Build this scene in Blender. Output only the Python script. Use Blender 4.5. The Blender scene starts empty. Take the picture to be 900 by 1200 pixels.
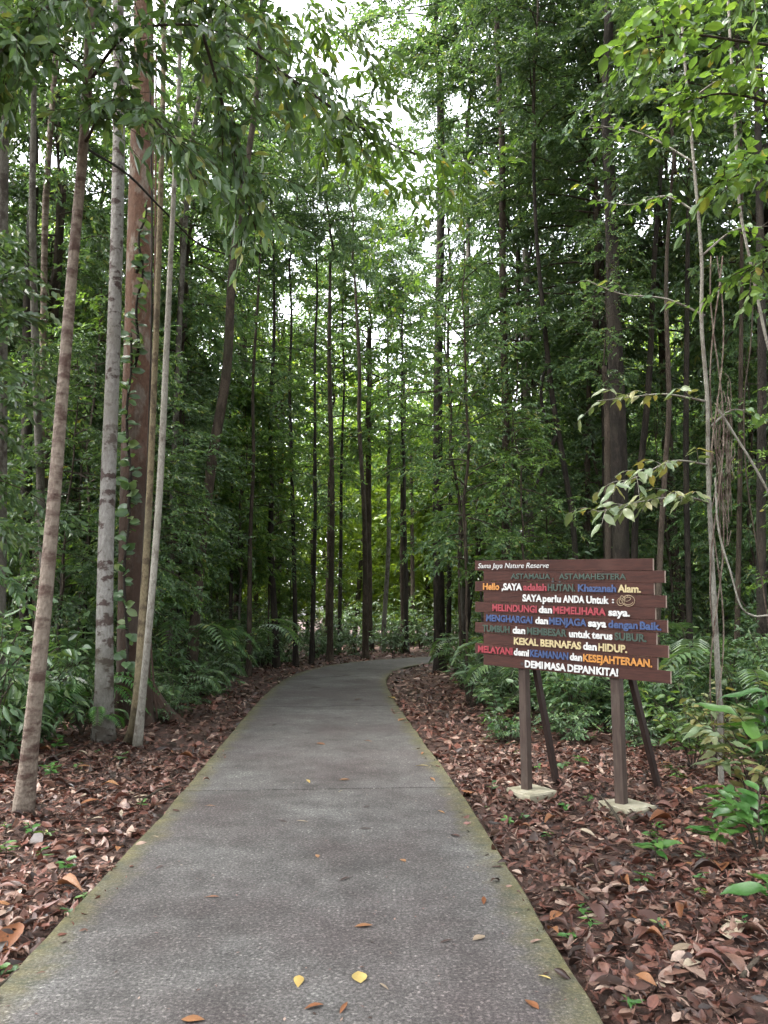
import bpy, math, random
import numpy as np
from mathutils import Vector, Matrix

# ------------------------------------------------------------------ camera, sky, sun, exposure
scn = bpy.context.scene
col = scn.collection
F_PX, CX, CY, HOR, CAM_H = 901.0, 450.0, 600.0, 720.0, 1.5
PITCH = math.atan((HOR - CY) / F_PX)
cam_d = bpy.data.cameras.new('camera')
cam_d.sensor_fit = 'VERTICAL'; cam_d.sensor_height = 36.0
cam_d.lens = 36.0 * F_PX / 1200.0
cam_d.clip_start = 0.05; cam_d.clip_end = 800
cam = bpy.data.objects.new('camera', cam_d); col.objects.link(cam)
cam.location = (0, 0, CAM_H); cam.rotation_euler = (math.pi / 2 + PITCH, 0, 0)
scn.camera = cam

SUN_EL, SUN_AZ = math.radians(64), math.radians(-95)      # azimuth from +Y (ahead), to the left
world = bpy.data.worlds.new('World'); scn.world = world; world.use_nodes = True
wn = world.node_tree.nodes; wl = world.node_tree.links
bg = wn['Background']
sky = wn.new('ShaderNodeTexSky'); sky.sky_type = 'NISHITA'; sky.sun_disc = False
sky.sun_elevation = SUN_EL; sky.sun_rotation = SUN_AZ
sky.air_density = 1.0; sky.dust_density = 4.0; sky.ozone_density = 1.0
hs = wn.new('ShaderNodeHueSaturation'); hs.inputs['Saturation'].default_value = 0.22
wl.new(sky.outputs[0], hs.inputs['Color']); wl.new(hs.outputs[0], bg.inputs['Color'])
bg.inputs['Strength'].default_value = 0.15
sd = bpy.data.lights.new('sun', 'SUN'); sd.energy = 1.4; sd.angle = math.radians(12); sd.color = (1, 0.96, 0.9)
sun = bpy.data.objects.new('sun', sd); col.objects.link(sun)
sdir = Vector((math.sin(SUN_AZ) * math.cos(SUN_EL), math.cos(SUN_AZ) * math.cos(SUN_EL), math.sin(SUN_EL)))
sun.rotation_euler = sdir.to_track_quat('Z', 'Y').to_euler()
scn.view_settings.view_transform = 'Standard'; scn.view_settings.look = 'None'
scn.view_settings.gamma = 1.0; scn.view_settings.use_curve_mapping = False
scn.view_settings.exposure = 3.22
scn.cycles.max_bounces = 7; scn.cycles.diffuse_bounces = 4; scn.cycles.glossy_bounces = 2
scn.cycles.transmission_bounces = 4; scn.cycles.transparent_max_bounces = 4
scn.cycles.caustics_reflective = False; scn.cycles.caustics_refractive = False

# ------------------------------------------------------------------ pixel to place
CP, SP = math.cos(PITCH), math.sin(PITCH)
def ray(px, py):
    x, y = (px - CX) / F_PX, (CY - py) / F_PX
    return Vector((x, CP - SP * y, SP + CP * y))
def P(px, py, depth):
    d = ray(px, py); return Vector((0, 0, CAM_H)) + d * (depth / d.y)
def G(px, py, z=0.0):
    d = ray(px, py); return Vector((0, 0, CAM_H)) + d * ((z - CAM_H) / d.z)

rnd = random.Random(7)
rng = np.random.default_rng(11)

# ------------------------------------------------------------------ materials
def mat(name):
    m = bpy.data.materials.new(name); m.use_nodes = True
    nt = m.node_tree; return m, nt.nodes, nt.links, nt.nodes['Principled BSDF'], nt.nodes['Material Output']
def ramp(n, stops, interp='LINEAR'):
    r = n.new('ShaderNodeValToRGB'); r.color_ramp.interpolation = interp
    e = r.color_ramp.elements
    while len(e) > 1: e.remove(e[0])
    e[0].position = stops[0][0]; e[0].color = (*stops[0][1], 1)
    for p, c in stops[1:]:
        k = e.new(p); k.color = (*c, 1)
    return r
def noise(n, l, vec, scale, detail=4, rough=.55, stretch=None):
    t = n.new('ShaderNodeTexNoise'); t.inputs['Scale'].default_value = scale
    t.inputs['Detail'].default_value = detail; t.inputs['Roughness'].default_value = rough
    if stretch:
        mp = n.new('ShaderNodeMapping'); mp.inputs['Scale'].default_value = stretch
        l.new(vec, mp.inputs['Vector']); vec = mp.outputs[0]
    l.new(vec, t.inputs['Vector']); return t
def math_node(n, l, op, a, b=None):
    m = n.new('ShaderNodeMath'); m.operation = op
    for i, v in enumerate((a, b)):
        if v is None: continue
        if isinstance(v, (int, float)): m.inputs[i].default_value = v
        else: l.new(v, m.inputs[i])
    return m.outputs[0]
def mixc(n, l, f, a, b, mode='MIX'):
    m = n.new('ShaderNodeMix'); m.data_type = 'RGBA'; m.blend_type = mode
    for s, v in ((0, f), (6, a), (7, b)):
        if isinstance(v, (int, float)): m.inputs[s].default_value = v
        elif isinstance(v, tuple): m.inputs[s].default_value = (*v, 1)
        else: l.new(v, m.inputs[s])
    return m.outputs[2]
def bump(n, l, h, bsdf, strength, dist):
    b = n.new('ShaderNodeBump'); b.inputs['Strength'].default_value = strength
    b.inputs['Distance'].default_value = dist
    l.new(h, b.inputs['Height']); l.new(b.outputs[0], bsdf.inputs['Normal'])
def rand_socket(n, l):
    g = n.new('ShaderNodeNewGeometry'); o = n.new('ShaderNodeObjectInfo')
    s = math_node(n, l, 'ADD', g.outputs['Random Per Island'], o.outputs['Random'])
    return math_node(n, l, 'FRACT', s)

def leaf_mat(name, stops, trans=.4, tint=(1.25, 1.2, .55), rough=.38, spec=.62, mottle=.35):
    m, n, l, b, out = mat(name)
    r = rand_socket(n, l)
    c = ramp(n, stops); l.new(r, c.inputs[0])
    tc = n.new('ShaderNodeTexCoord')
    big = noise(n, l, tc.outputs['Object'], .6, 2)
    k = n.new('ShaderNodeMapRange'); k.inputs[1].default_value = .35; k.inputs[2].default_value = .65
    k.inputs[3].default_value = .72; k.inputs[4].default_value = 1.28
    fin = noise(n, l, tc.outputs['Object'], 28, 3, .7)
    l.new(math_node(n, l, 'ADD', big.outputs['Fac'], math_node(n, l, 'MULTIPLY', math_node(n, l, 'SUBTRACT', fin.outputs['Fac'], .5), mottle)), k.inputs[0])
    hsv = n.new('ShaderNodeHueSaturation'); l.new(c.outputs[0], hsv.inputs['Color']); l.new(k.outputs[0], hsv.inputs['Value'])
    l.new(hsv.outputs[0], b.inputs['Base Color'])
    b.inputs['Roughness'].default_value = rough; b.inputs['Specular IOR Level'].default_value = spec
    t = n.new('ShaderNodeBsdfTranslucent'); l.new(mixc(n, l, 1.0, hsv.outputs[0], tint, 'MULTIPLY'), t.inputs['Color'])
    mx = n.new('ShaderNodeMixShader'); mx.inputs[0].default_value = trans
    l.new(b.outputs[0], mx.inputs[1]); l.new(t.outputs[0], mx.inputs[2]); l.new(mx.outputs[0], out.inputs['Surface'])
    return m
M = {}
M['leaf_dark'] = leaf_mat('leaf_dark', [(0, (0.050, 0.092, 0.045)), (.5, (0.075, 0.138, 0.063)), (.85, (0.106, 0.185, 0.081)), (1, (0.186, 0.250, 0.101))])
M['leaf_mid'] = leaf_mat('leaf_mid', [(0, (0.058, 0.113, 0.049)), (.5, (0.087, 0.163, 0.069)), (.9, (0.134, 0.233, 0.084)), (1, (0.268, 0.293, 0.105))], .42)
M['leaf_light'] = leaf_mat('leaf_light', [(0, (0.067, 0.133, 0.038)), (.6, (0.112, 0.206, 0.053)), (.96, (0.164, 0.265, 0.060)), (1, (0.299, 0.249, 0.071))], .46)
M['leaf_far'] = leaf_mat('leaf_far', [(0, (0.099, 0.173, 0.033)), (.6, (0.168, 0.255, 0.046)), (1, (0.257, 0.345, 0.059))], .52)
M['leaf_shrub'] = leaf_mat('leaf_shrub', [(0, (0.051, 0.099, 0.045)), (.6, (0.083, 0.152, 0.064)), (1, (0.137, 0.217, 0.081))], .3, rough=.38)
M['leaf_pale'] = leaf_mat('leaf_pale', [(0, (0.104, 0.156, 0.073)), (.6, (0.156, 0.198, 0.094)), (.85, (0.229, 0.229, 0.094)), (1, (0.291, 0.250, 0.083))], .3)
M['leaf_young'] = leaf_mat('leaf_young', [(0, (0.034, 0.102, 0.025)), (.6, (0.055, 0.145, 0.030)), (1, (0.093, 0.187, 0.038))], .3)
M['leaf_dry'] = leaf_mat('leaf_dry', [(0, (.12, .07, .04)), (1, (.3, .2, .12))], .2)
M['litter'] = leaf_mat('litter', [(0, (.014, .009, .007)), (.2, (.036, .017, .012)), (.4, (.08, .031, .021)), (.6, (.13, .052, .037)),
                                  (.78, (.14, .08, .058)), (.92, (.2, .13, .1)), (1, (.31, .23, .18))], .08, (1, .8, .6), .45, .4, 1.0)
M['litter_orange'] = leaf_mat('litter_orange', [(0, (0.144, 0.054, 0.022)), (.5, (0.216, 0.094, 0.043)), (1, (0.274, 0.158, 0.072))], .1, (1, .8, .6), .5, .3, .9)
M['litter_pale'] = leaf_mat('litter_pale', [(0, (0.206, 0.157, 0.109)), (1, (0.333, 0.278, 0.206))], .1, (1, .9, .7), .6, .3, .6)
M['litter_yellow'] = leaf_mat('litter_yellow', [(0, (0.338, 0.225, 0.060)), (1, (0.400, 0.315, 0.120))], .1, (1, .9, .7), .5, .3)
M['litter_dark'] = leaf_mat('litter_dark', [(0, (0.029, 0.014, 0.012)), (1, (0.072, 0.036, 0.029))], .05, (1, .9, .7), .5, .3)

def bark(name, c1, c2, c3, scale=6, stretch=(1, 1, .35), lo=.48, hi=.56, spots=None, bmp=.75, zdark=None):
    m, n, l, b, out = mat(name)
    tc = n.new('ShaderNodeTexCoord'); v = tc.outputs['Object']
    a = noise(n, l, v, scale, 5, .6, stretch)
    r = ramp(n, [(lo, c1), (hi, c2)]); l.new(a.outputs['Fac'], r.inputs[0])
    f = noise(n, l, v, scale * 7, 4, .65, (1, 1, .5))
    fr = ramp(n, [(.3, (.62, .6, .58)), (.7, (1.15, 1.15, 1.15))]); l.new(f.outputs['Fac'], fr.inputs[0])
    c = mixc(n, l, 1.0, r.outputs[0], fr.outputs[0], 'MULTIPLY')
    bigp = noise(n, l, v, 1.3, 3, .6); br = ramp(n, [(.52, (0, 0, 0)), (.66, (1, 1, 1))]); l.new(bigp.outputs['Fac'], br.inputs[0])
    c = mixc(n, l, math_node(n, l, 'MULTIPLY', br.outputs[0], .6), c, c3)
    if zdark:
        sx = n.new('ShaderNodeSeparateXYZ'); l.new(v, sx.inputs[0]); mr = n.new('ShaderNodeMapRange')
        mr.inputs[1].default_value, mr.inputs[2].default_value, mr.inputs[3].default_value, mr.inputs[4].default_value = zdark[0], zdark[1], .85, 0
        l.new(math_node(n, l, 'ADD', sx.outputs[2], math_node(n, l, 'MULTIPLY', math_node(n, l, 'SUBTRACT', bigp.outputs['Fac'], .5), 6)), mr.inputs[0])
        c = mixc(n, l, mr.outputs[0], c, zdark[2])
    l.new(c, b.inputs['Base Color']); b.inputs['Roughness'].default_value = .85
    b.inputs['Specular IOR Level'].default_value = .2
    hgt = math_node(n, l, 'ADD', f.outputs['Fac'], a.outputs['Fac'])
    bump(n, l, hgt, b, bmp, .03)
    return m
M['bark_banded'] = bark('bark_banded', (.21, .175, .14), (.085, .055, .044), (.15, .12, .095), 7, (.7, .7, 1.6), .45, .6)
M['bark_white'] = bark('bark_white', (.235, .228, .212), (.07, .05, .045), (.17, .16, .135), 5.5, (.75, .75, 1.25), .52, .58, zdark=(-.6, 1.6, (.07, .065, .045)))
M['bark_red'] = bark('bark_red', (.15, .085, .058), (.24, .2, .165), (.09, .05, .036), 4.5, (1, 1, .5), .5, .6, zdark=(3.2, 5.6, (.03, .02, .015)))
M['bark_dark'] = bark('bark_dark', (.022, .018, .015), (.042, .034, .027), (.03, .031, .02), 8, (1, 1, .3))
M['bark_brown'] = bark('bark_brown', (.045, .034, .025), (.08, .062, .047), (.045, .045, .03), 8, (1, 1, .35))
M['bark_grey'] = bark('bark_grey', (.14, .13, .112), (.065, .055, .046), (.1, .095, .075), 7, (1, 1, .8), .5, .6)
M['bark_yellow'] = bark('bark_yellow', (.17, .14, .085), (.085, .065, .042), (.12, .11, .07), 9, (1, 1, .9), .5, .6)
M['bark_pale'] = bark('bark_pale', (.26, .25, .215), (.15, .135, .11), (.2, .195, .155), 9, (1, 1, .7), .5, .64)
M['twig'] = bark('twig', (.045, .036, .027), (.075, .06, .044), (.06, .054, .036), 12)

def mat_soil():
    m, n, l, b, out = mat('forest_soil')
    tc = n.new('ShaderNodeTexCoord'); v = tc.outputs['Object']
    a = noise(n, l, v, 14, 6, .7); r = ramp(n, [(.3, (.02, .013, .01)), (.55, (.055, .03, .022)), (.75, (.10, .06, .045))])
    l.new(a.outputs['Fac'], r.inputs[0])
    vo = n.new('ShaderNodeTexVoronoi'); vo.inputs['Scale'].default_value = 16; l.new(v, vo.inputs['Vector'])
    vr = ramp(n, [(0, (.6, .5, .45)), (1, (1.3, 1.1, 1.0))]); l.new(vo.outputs['Color'], vr.inputs[0])
    l.new(mixc(n, l, 1.0, r.outputs[0], vr.outputs[0], 'MULTIPLY'), b.inputs['Base Color'])
    b.inputs['Roughness'].default_value = .9; bump(n, l, a.outputs['Fac'], b, .8, .03); return m
M['soil'] = mat_soil()

def mat_concrete():
    m, n, l, b, out = mat('path_concrete')
    tc = n.new('ShaderNodeTexCoord'); v = tc.outputs['Object']
    base = noise(n, l, v, 1.1, 4, .6); br = ramp(n, [(.32, (.054, .047, .044)), (.5, (.073, .068, .064)), (.68, (.096, .092, .087))]); l.new(base.outputs['Fac'], br.inputs[0])
    mid = noise(n, l, v, 4, 6, .72); mr = ramp(n, [(.3, (.6, .59, .59)), (.5, (1, 1, 1)), (.7, (1.3, 1.3, 1.3))]); l.new(mid.outputs['Fac'], mr.inputs[0])
    c = mixc(n, l, 1.0, br.outputs[0], mr.outputs[0], 'MULTIPLY')
    st = noise(n, l, v, .45, 4, .7); sr = ramp(n, [(.46, (0, 0, 0)), (.62, (1, 1, 1))]); l.new(st.outputs['Fac'], sr.inputs[0])
    c = mixc(n, l, math_node(n, l, 'MULTIPLY', sr.outputs[0], .55), c, (.06, .047, .046))
    sp = noise(n, l, v, 62, 5, .9); spr = ramp(n, [(.36, (.2, .19, .19)), (.45, (.7, .7, .7)), (.54, (1.1, 1.1, 1.1)), (.6, (1.7, 1.7, 1.7)), (.68, (3.2, 3.2, 3.2))]); l.new(sp.outputs['Fac'], spr.inputs[0])
    c = mixc(n, l, 1.0, c, spr.outputs[0], 'MULTIPLY')
    vo = n.new('ShaderNodeTexVoronoi'); vo.inputs['Scale'].default_value = 85; l.new(v, vo.inputs['Vector'])
    vr = ramp(n, [(.0, (.62, .6, .6)), (.22, (.9, .9, .9)), (.7, (1.0, 1.0, 1.0)), (.82, (1.6, 1.6, 1.58)), (1, (2.4, 2.4, 2.35))]); l.new(vo.outputs['Color'], vr.inputs[0])
    c = mixc(n, l, .8, c, vr.outputs[0], 'MULTIPLY')
    at = n.new('ShaderNodeAttribute'); at.attribute_name = 'edge'
    en = noise(n, l, v, 2.6, 6, .75)
    e = math_node(n, l, 'ADD', at.outputs['Fac'], math_node(n, l, 'MULTIPLY', math_node(n, l, 'SUBTRACT', en.outputs['Fac'], .5), .45))
    er = ramp(n, [(.0, (1, 1, 1)), (.08, (.6, .6, .6)), (.2, (0, 0, 0))]); l.new(e, er.inputs[0])
    mc = noise(n, l, v, 9, 4); mcr = ramp(n, [(.35, (.05, .055, .02)), (.6, (.115, .1, .035)), (.75, (.13, .11, .07))]); l.new(mc.outputs['Fac'], mcr.inputs[0])
    mcs = mixc(n, l, .6, mcr.outputs[0], spr.outputs[0], 'MULTIPLY')
    c = mixc(n, l, math_node(n, l, 'MULTIPLY', er.outputs[0], .72), c, mcs)
    l.new(c, b.inputs['Base Color']); b.inputs['Roughness'].default_value = .82; b.inputs['Specular IOR Level'].default_value = .3
    bump(n, l, sp.outputs['Fac'], b, .5, .004); return m
M['concrete'] = mat_concrete()
def mat_pad():
    m, n, l, b, out = mat('pad_concrete')
    tc = n.new('ShaderNodeTexCoord'); a = noise(n, l, tc.outputs['Object'], 9, 6, .7)
    r = ramp(n, [(.3, (.14, .125, .075)), (.55, (.25, .23, .165)), (.75, (.3, .285, .23))]); l.new(a.outputs['Fac'], r.inputs[0])
    l.new(r.outputs[0], b.inputs['Base Color']); b.inputs['Roughness'].default_value = .9; bump(n, l, a.outputs['Fac'], b, .5, .01); return m
M['pad'] = mat_pad()
def mat_wood(name, c1, c2, wear, rough=.5, axis=(1, 8, 8)):
    m, n, l, b, out = mat(name)
    tc = n.new('ShaderNodeTexCoord'); v = tc.outputs['Object']; o = n.new('ShaderNodeObjectInfo')
    ad = n.new('ShaderNodeVectorMath'); ad.operation = 'ADD'; l.new(v, ad.inputs[0])
    cb = n.new('ShaderNodeCombineXYZ'); 
    for i in range(3): l.new(math_node(n, l, 'MULTIPLY', o.outputs['Random'], 7.0 + i), cb.inputs[i])
    l.new(cb.outputs[0], ad.inputs[1])
    a = noise(n, l, ad.outputs[0], 5, 6, .65, axis); r = ramp(n, [(.3, c1), (.7, c2)]); l.new(a.outputs['Fac'], r.inputs[0])
    w = noise(n, l, ad.outputs[0], 3, 5, .7); wr = ramp(n, [(.52, (0, 0, 0)), (.72, (1, 1, 1))]); l.new(w.outputs['Fac'], wr.inputs[0])
    c = mixc(n, l, math_node(n, l, 'MULTIPLY', wr.outputs[0], .45), r.outputs[0], wear)
    l.new(c, b.inputs['Base Color']); b.inputs['Roughness'].default_value = rough; b.inputs['Specular IOR Level'].default_value = .22; bump(n, l, a.outputs['Fac'], b, .35, .004); return m
M['board'] = mat_wood('stained_board', (.02, .0075, .0058), (.056, .02, .0135), (.065, .03, .022), .72, (1.5, 1.5, 14))
M['board_end'] = mat_wood('raw_end_grain', (.2, .145, .11), (.28, .22, .18), (.12, .08, .06), .8)
M['post'] = mat_wood('weathered_post', (.03, .019, .015), (.065, .047, .037), (.09, .078, .065), .75, (12, 12, 1.2))
M['brace'] = mat_wood('dark_brace', (.018, .011, .009), (.034, .021, .017), (.04, .03, .025), .7, (10, 10, 1.2))
def paint(name, c):
    m, n, l, b, out = mat('paint_' + name)
    tc = n.new('ShaderNodeTexCoord'); a = noise(n, l, tc.outputs['Object'], 60, 3)
    r = ramp(n, [(.3, tuple(x * .55 for x in c)), (.62, c)]); l.new(a.outputs['Fac'], r.inputs[0])
    l.new(r.outputs[0], b.inputs['Base Color']); b.inputs['Roughness'].default_value = .5; return m
for k, c in dict(white=(.52, .52, .5), red=(.24, .011, .022), blue=(.012, .04, .13), green=(.011, .034, .019), orange=(.42, .17, .02),
                 cream=(.42, .34, .17), emblem=(.3, .22, .13), black=(.015, .012, .012)).items(): M['paint_' + k] = paint(k, c)

# ------------------------------------------------------------------ mesh helpers
def mesh(name, V, T, mats, mi=None, smooth=False, attr=None):
    V = np.asarray(V, np.float32).reshape(-1, 3); T = np.asarray(T, np.int32).reshape(-1, 3)
    me = bpy.data.meshes.new(name)
    me.vertices.add(len(V)); me.vertices.foreach_set('co', V.ravel())
    me.loops.add(T.size); me.loops.foreach_set('vertex_index', T.ravel())
    me.polygons.add(len(T)); me.polygons.foreach_set('loop_start', np.arange(0, T.size, 3, dtype=np.int32))
    for k in mats: me.materials.append(M[k])
    if mi is not None: me.polygons.foreach_set('material_index', np.asarray(mi, np.int32))
    me.polygons.foreach_set('use_smooth', np.full(len(T), bool(smooth)))
    if attr:
        a = me.attributes.new(attr[0], 'FLOAT', 'POINT'); a.data.foreach_set('value', np.asarray(attr[1], np.float32))
    me.update(calc_edges=True); me.validate(); return me
def link(name, data, parent=None, loc=(0, 0, 0)):
    o = bpy.data.objects.new(name, data); col.objects.link(o); o.location = loc
    if parent: o.parent = parent
    return o
def tag(o, label, cat, group=None):
    o['label'] = label; o['category'] = cat
    if group: o['group'] = group
    return o
def thing(name, label, cat, loc=(0, 0, 0), group=None, rz=0, sc=1):
    o = link(name, None, None, loc); o.rotation_euler[2] = rz; o.scale = (sc,) * 3; o.empty_display_size = .1
    return tag(o, label, cat, group)

class Geo:
    def __init__(s): s.V = []; s.T = []; s.m = []; s.n = 0
    def add(s, V, T, mi=0):
        V = np.asarray(V, np.float32).reshape(-1, 3); T = np.asarray(T, np.int32).reshape(-1, 3)
        s.V.append(V); s.T.append(T + s.n); s.m.append(np.full(len(T), mi, np.int32)); s.n += len(V)
    def mesh(s, name, mats, smooth=False):
        return mesh(name, np.concatenate(s.V), np.concatenate(s.T), mats, np.concatenate(s.m), smooth)

def tube(pts, rad, n=8, wob=0, seed=0, cap=True):
    pts = np.asarray([tuple(p) for p in pts], float); k = len(pts)
    tang = np.gradient(pts, axis=0); tang /= np.linalg.norm(tang, axis=1)[:, None] + 1e-9
    ref = np.array([1., 0, 0]) if abs(tang[0][0]) < .8 else np.array([0, 1., 0])
    r0 = np.random.default_rng(seed); ph = r0.uniform(0, 6.28, 3)
    V = []; ang = np.arange(n) * 2 * np.pi / n
    for i in range(k):
        t = tang[i]; a = ref - t * ref.dot(t); a /= np.linalg.norm(a) + 1e-9; ref = a; b = np.cross(t, a)
        rr = rad[i] * (1 + wob * (.5 * np.sin(2 * ang + ph[0] + i * .35) + .35 * np.sin(3 * ang + ph[1] - i * .22) + .2 * np.sin(5 * ang + ph[2] + i * .5)))
        V.append(pts[i] + rr[:, None] * (np.cos(ang)[:, None] * a + np.sin(ang)[:, None] * b))
    V = np.concatenate(V); T = []
    for i in range(k - 1):
        for j in range(n):
            a, b = i * n + j, i * n + (j + 1) % n
            T += [(a, b, b + n), (a, b + n, a + n)]
    if cap:
        T += [(0, j + 1, j) for j in range(1, n - 1)]
        e = (k - 1) * n; T += [(e, e + j, e + j + 1) for j in range(1, n - 1)]
    return V, np.array(T)

def smooth_line(pts, n):
    pts = np.asarray([tuple(p) for p in pts], float)
    k = len(pts)
    if k < 3:
        t = np.linspace(0, 1, n)[:, None]; return pts[0] * (1 - t) + pts[-1] * t
    ext = np.vstack([2 * pts[0] - pts[1], pts, 2 * pts[-1] - pts[-2]])
    out = []
    for u in np.linspace(0, k - 1, n):
        i = min(int(u), k - 2); t = u - i
        a, b, c, d = ext[i:i + 4]
        out.append(.5 * ((2 * b) + (c - a) * t + (2 * a - 5 * b + 4 * c - d) * t * t + (3 * b - a - 3 * c + d) * t ** 3))
    return np.array(out)

def unit(a): return a / (np.linalg.norm(a, axis=-1, keepdims=True) + 1e-9)
def leaves(Pb, D, N, L, W, fine=False, fold=.25, curl=.15):
    """many leaves at once: base points, directions, normals, lengths, widths"""
    D = unit(D); S = unit(np.cross(D, N)); N = np.cross(S, D); n = len(Pb); L = L[:, None]; W = W[:, None]
    if not fine:
        l_ = Pb + D * L * .42 - S * W * .5 + N * W * fold; r_ = Pb + D * L * .42 + S * W * .5 + N * W * fold
        t_ = Pb + D * L - N * L * curl
        V = np.stack([Pb, r_, t_, l_], 1).reshape(-1, 3)
        T = np.array([[0, 1, 2], [0, 2, 3]])[None] + (np.arange(n) * 4)[:, None, None]
        return V, T.reshape(-1, 3)
    def st(f, w, dn):
        c = Pb + D * L * f - N * L * curl * dn
        return c - S * W * w + N * W * fold * w * 2, c, c + S * W * w + N * W * fold * w * 2
    a, b, c = st(.28, .42, .1), st(.62, .4, .42), Pb + D * L - N * L * curl
    V = np.stack([Pb, *a, *b, c], 1).reshape(-1, 3)
    base = np.array([[0, 2, 1], [0, 3, 2], [1, 2, 5], [1, 5, 4], [2, 3, 6], [2, 6, 5], [4, 5, 7], [5, 6, 7]])
    T = base[None] + (np.arange(n) * 8)[:, None, None]
    return V, T.reshape(-1, 3)

def sprays(r, base, dirs, nl, tl, L, W, droop=.35, spread=.9, fine=False, flat=.6):
    """leafy twigs: base points, twig directions -> leaves set alternately along each twig"""
    n = len(base); dirs = unit(dirs); up = np.array([0, 0, 1.])
    side = unit(np.cross(dirs, up) + r.normal(0, .25, (n, 3)))
    k = np.arange(nl); t = ((k + .8) / nl)[None, :, None]
    ln = tl * r.uniform(.6, 1.25, (n, 1, 1))
    pos = base[:, None, :] + dirs[:, None, :] * ln * t
    pos = pos - up * (ln * .25 * t * t)
    sg = np.where(k % 2 == 0, 1, -1)[None, :, None]
    d = dirs[:, None, :] * (.35 + .65 * t) + side[:, None, :] * sg * spread * (1.1 - .6 * t) + r.normal(0, .28, (n, nl, 3))
    d = unit(d); d[..., 2] -= droop * r.uniform(.3, 1.6, (n, nl)); d = unit(d)
    nn = unit(up * flat + r.normal(0, .42, (n, nl, 3)))
    LL = L * r.uniform(.6, 1.25, n * nl); WW = W * r.uniform(.7, 1.2, n * nl)
    V, T = leaves(pos.reshape(-1, 3), d.reshape(-1, 3), nn.reshape(-1, 3), LL, WW, fine, r.uniform(.1, .4), r.uniform(.05, .25))
    return V, T

def crown_mesh(name, seed, H, R, nb, ns, nl, L, W, leafmat, tl=.45, droop=.35, rise=.35, low=0.0, gap=.25, prof=None, fine=False):
    r = np.random.default_rng(seed); g = Geo()
    wx = np.cumsum(r.normal(0, .06 * R / 2, (12, 2)), axis=0)
    stem = np.column_stack([wx, np.linspace(0, H, 12)]); stem[:, :2] -= stem[0, :2]
    g.add(*tube(stem, np.linspace(.045 * R / 2, .008, 12), 5), 1)
    B, D = [], []
    for i in range(nb):
        u = low + (1 - low) * ((i + r.uniform(0, 1)) / nb)
        if r.uniform() < gap * .5: continue
        z = u * H; c = np.array([np.interp(z, stem[:, 2], stem[:, 0]), np.interp(z, stem[:, 2], stem[:, 1]), z])
        pr = prof(u) if prof else (1 - abs(2 * u - .9) ** 2 * .55)
        ln = R * max(.25, pr) * r.uniform(.55, 1.12); az = i * 2.4 + r.uniform(-.7, .7)
        d = np.array([math.cos(az), math.sin(az), 0]); pts = [c]
        el = rise + r.normal(0, .22)
        for s in range(1, 6):
            az += r.normal(0, .12); e = el - .16 * s
            pts.append(pts[-1] + np.array([math.cos(az) * math.cos(e), math.sin(az) * math.cos(e), math.sin(e)]) * ln / 5)
        pts = np.array(pts); g.add(*tube(pts, np.linspace(.018 * R / 2, .004, 6), 4, cap=False), 1)
        for s in range(ns):
            f = .22 + .78 * (s + r.uniform(0, 1)) / ns; q = f * 5; j = min(int(q), 4); b = pts[j] + (pts[j + 1] - pts[j]) * (q - j)
            bd = unit(pts[j + 1] - pts[j]); sd_ = np.cross(bd, [0, 0, 1.]) * (1 if s % 2 else -1)
            B.append(b + r.normal(0, .05, 3)); D.append(bd * r.uniform(.3, 1) + sd_ * r.uniform(.2, 1.1) + np.array([0, 0, r.normal(.05, .35)]))
    B = np.array(B); D = np.array(D)
    g.add(*sprays(r, B, D, nl, tl, L, W, droop, fine=fine), 0)
    return g.mesh(name, [leafmat, 'twig'])

def trunk_mesh(name, seed, H, r0, r1, barkmat, wob=.06, lean=.25, n=9, flare=.5):
    r = np.random.default_rng(seed); k = 16
    z = np.linspace(-.15, H, k); xy = np.cumsum(r.normal(0, lean * .07, (k, 2)), axis=0); xy -= xy[0]
    rad = np.linspace(r0, r1, k) * (1 + flare * np.exp(-np.linspace(0, H, k) / .35))
    return mesh(name, *tube(np.column_stack([xy, z]), rad, n, wob, seed), [barkmat], smooth=True), (xy[-1][0], xy[-1][1], H)

# ------------------------------------------------------------------ path line and ground
CL = smooth_line([(.0, -6, 0), (-.15, -2, 0), (-.36, 2.8, 0), (-.48, 5.8, 0), (-.59, 7.64, 0), (-.77, 10.2, 0), (-1.06, 15, 0), (-1.1, 19.0, 0), (-.6, 22.5, 0),
                  (.6, 25.2, 0), (2.6, 27.2, 0), (5.2, 28.3, 0), (9, 29, 0), (16, 29.5, 0)], 300)[:, :2]
HALF = 1.19
def path_dist(x, y):
    return float(np.sqrt(((CL - (x, y)) ** 2).sum(1)).min())
def path_dist_many(X, Y):
    out = np.empty(len(X))
    for i in range(0, len(X), 4000):
        out[i:i + 4000] = np.sqrt((X[i:i + 4000, None] - CL[None, :, 0]) ** 2 + (Y[i:i + 4000, None] - CL[None, :, 1]) ** 2).min(1)
    return out
def gz_many(X, Y, d=None):
    if d is None: d = path_dist_many(X, Y)
    t = np.clip((d - 1.0) / 1.6, 0, 1)
    bumps = .035 * np.sin(1.7 * X + .6 * Y) * np.sin(1.1 * Y - .8 * X + 1) + .02 * np.sin(4.1 * X + 1.3) * np.sin(3.7 * Y)
    return -.075 + t * (.075 + bumps)
def gz(x, y): return float(gz_many(np.array([x], float), np.array([y], float))[0])

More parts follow.
